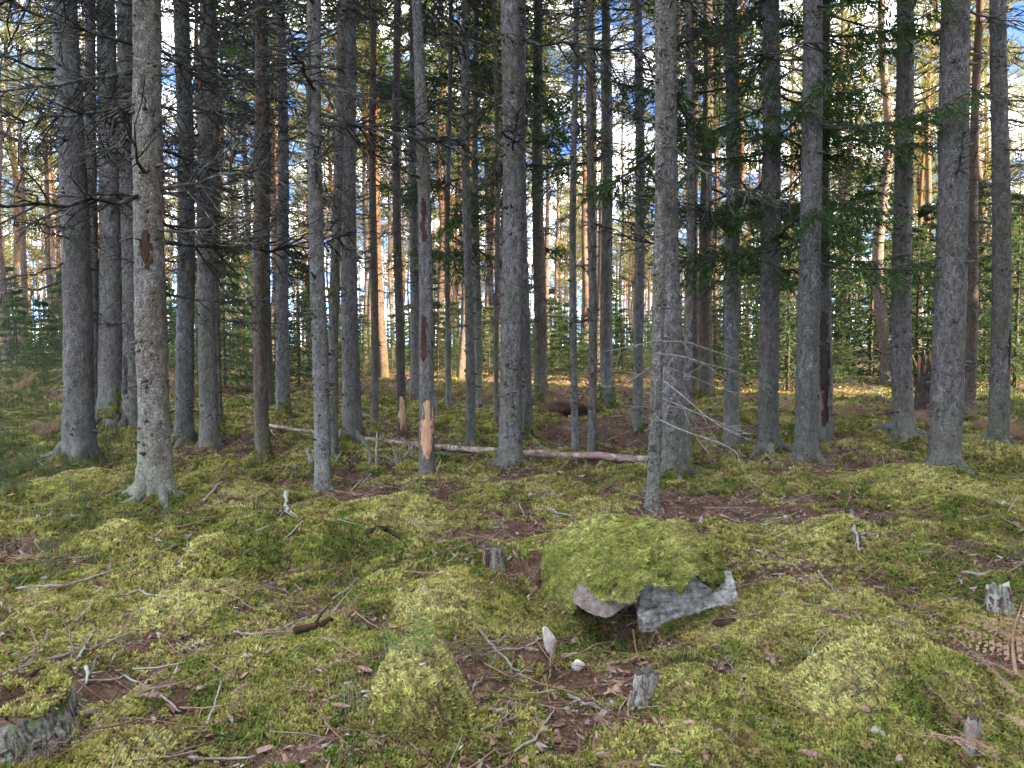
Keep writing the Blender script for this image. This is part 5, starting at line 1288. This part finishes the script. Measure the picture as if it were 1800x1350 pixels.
M['bracken_pale'] = m_leaf('pale_dead_bracken', (0.27, 0.165, 0.115), (0.50, 0.35, 0.26), 0.3)
BRN = [frond(M['bracken_pale'], 13, .36, 0, 10, 50 + k, .22 + .05 * k, 'bracken_frond') for k in range(3)]
for k, (p0, p1, hgt, lab) in enumerate([((1735, 1345), (1622, 1262), .10, 'pale brown dead bracken frond arching over the little grey stub at lower right'), ((1745, 1340), (1600, 1345), .06, 'dead bracken frond lying flat along the bottom edge at right'),
                            ((1800, 1262), (1662, 1165), .08, 'reddish dead bracken frond curling left above the grey stub'), ((1830, 1320), (1745, 1290), .05, 'small dead bracken frond poking in from the right edge, lowest'),
                            ((1825, 1165), (1705, 1135), .10, 'dead bracken frond drooping in at the right edge, highest of them'), ((1785, 1215), (1775, 1120), .14, 'upright rusty bracken frond at the right edge'), ((1810, 1225), (1710, 1205), .07, 'tangled dead bracken frond between the higher and lower ones at the right edge')]):
    a_, b_ = ground(*p0), ground(*p1); a_.z += .07; b_.z += hgt + .05; v = b_ - a_; L = v.length * 1.05; v.normalize()
    side = Vector((0, 0, 1)).cross(v).normalized(); zv = v.cross(side); o = obj('bracken_frond', BRN[k % 3], None, a_, Matrix((v, side, zv)).transposed().to_euler(), (L, L * .95, L * .35)); tag(o, lab, 'bracken')
bpx = [(1305, 705), (1320, 712), (1375, 722), (1385, 728), (1470, 735), (1490, 742), (1540, 742), (1555, 735), (1575, 728), (1620, 745), (1640, 752), (1700, 760), (1715, 755), (1730, 768), (1780, 760), (1790, 775), (1775, 740), (1690, 745), (1500, 725), (1520, 730),
       (640, 688), (670, 690), (690, 692), (770, 695), (790, 700), (810, 692), (850, 690), (860, 700), (845, 715), (1090, 690), (1110, 695), (1085, 702), (1140, 688), (1165, 690), (985, 695), (1000, 690), (560, 690), (520, 688), (500, 682), (395, 690), (405, 695), (435, 698), (440, 690), (410, 680), (450, 685),
       (15, 640), (25, 650), (40, 682), (60, 690), (75, 695), (20, 690), (95, 705), (100, 712), (5, 668), (70, 770), (90, 762), (185, 760), (610, 718), (590, 700), (730, 700), (905, 712), (840, 722), (1290, 700), (1400, 715)]
for k, (px, py) in enumerate(bpx):
    if k % 5 in (1, 3): continue
    p = ground(px + float(r.normal(0, 4)), py + float(r.normal(0, 3)))
    t = thing('bracken_clump', 'rusty dead bracken clump at the far edge of the mossy floor', 'bracken', p, 'dead bracken behind the trunks')
    for q in range(4):
        obj('frond', BR[r.integers(0, 4)], t, (0, 0, 0), (r.normal(0, .3), -(.3 + .6 * r.random()), r.random() * 6.28), .28 + .28 * r.random())
# dry grass tuft right of the fern
GR = [blades(np.random.default_rng(90 + k), M['grass'], 60, .12, .06, .0014) for k in range(2)]
for k, (px, py, s_, lab) in enumerate([(835, 1160, 1.0, 'tuft of dry pale grass between the fern and the crossed sticks'), (800, 1150, .7, 'small dry grass wisp just right of the fern'), (690, 1155, .7, 'thin grass wisp left of the fern'), (640, 1240, .8, 'green grass wisp left of the round moss dome'), (60, 1340, .9, 'grass wisp in front of the corner stump')]):
    p = ground(px, py); tag(obj('grass_tuft', GR[k % 2], None, p, (0, 0, k), s_), lab, 'grass')
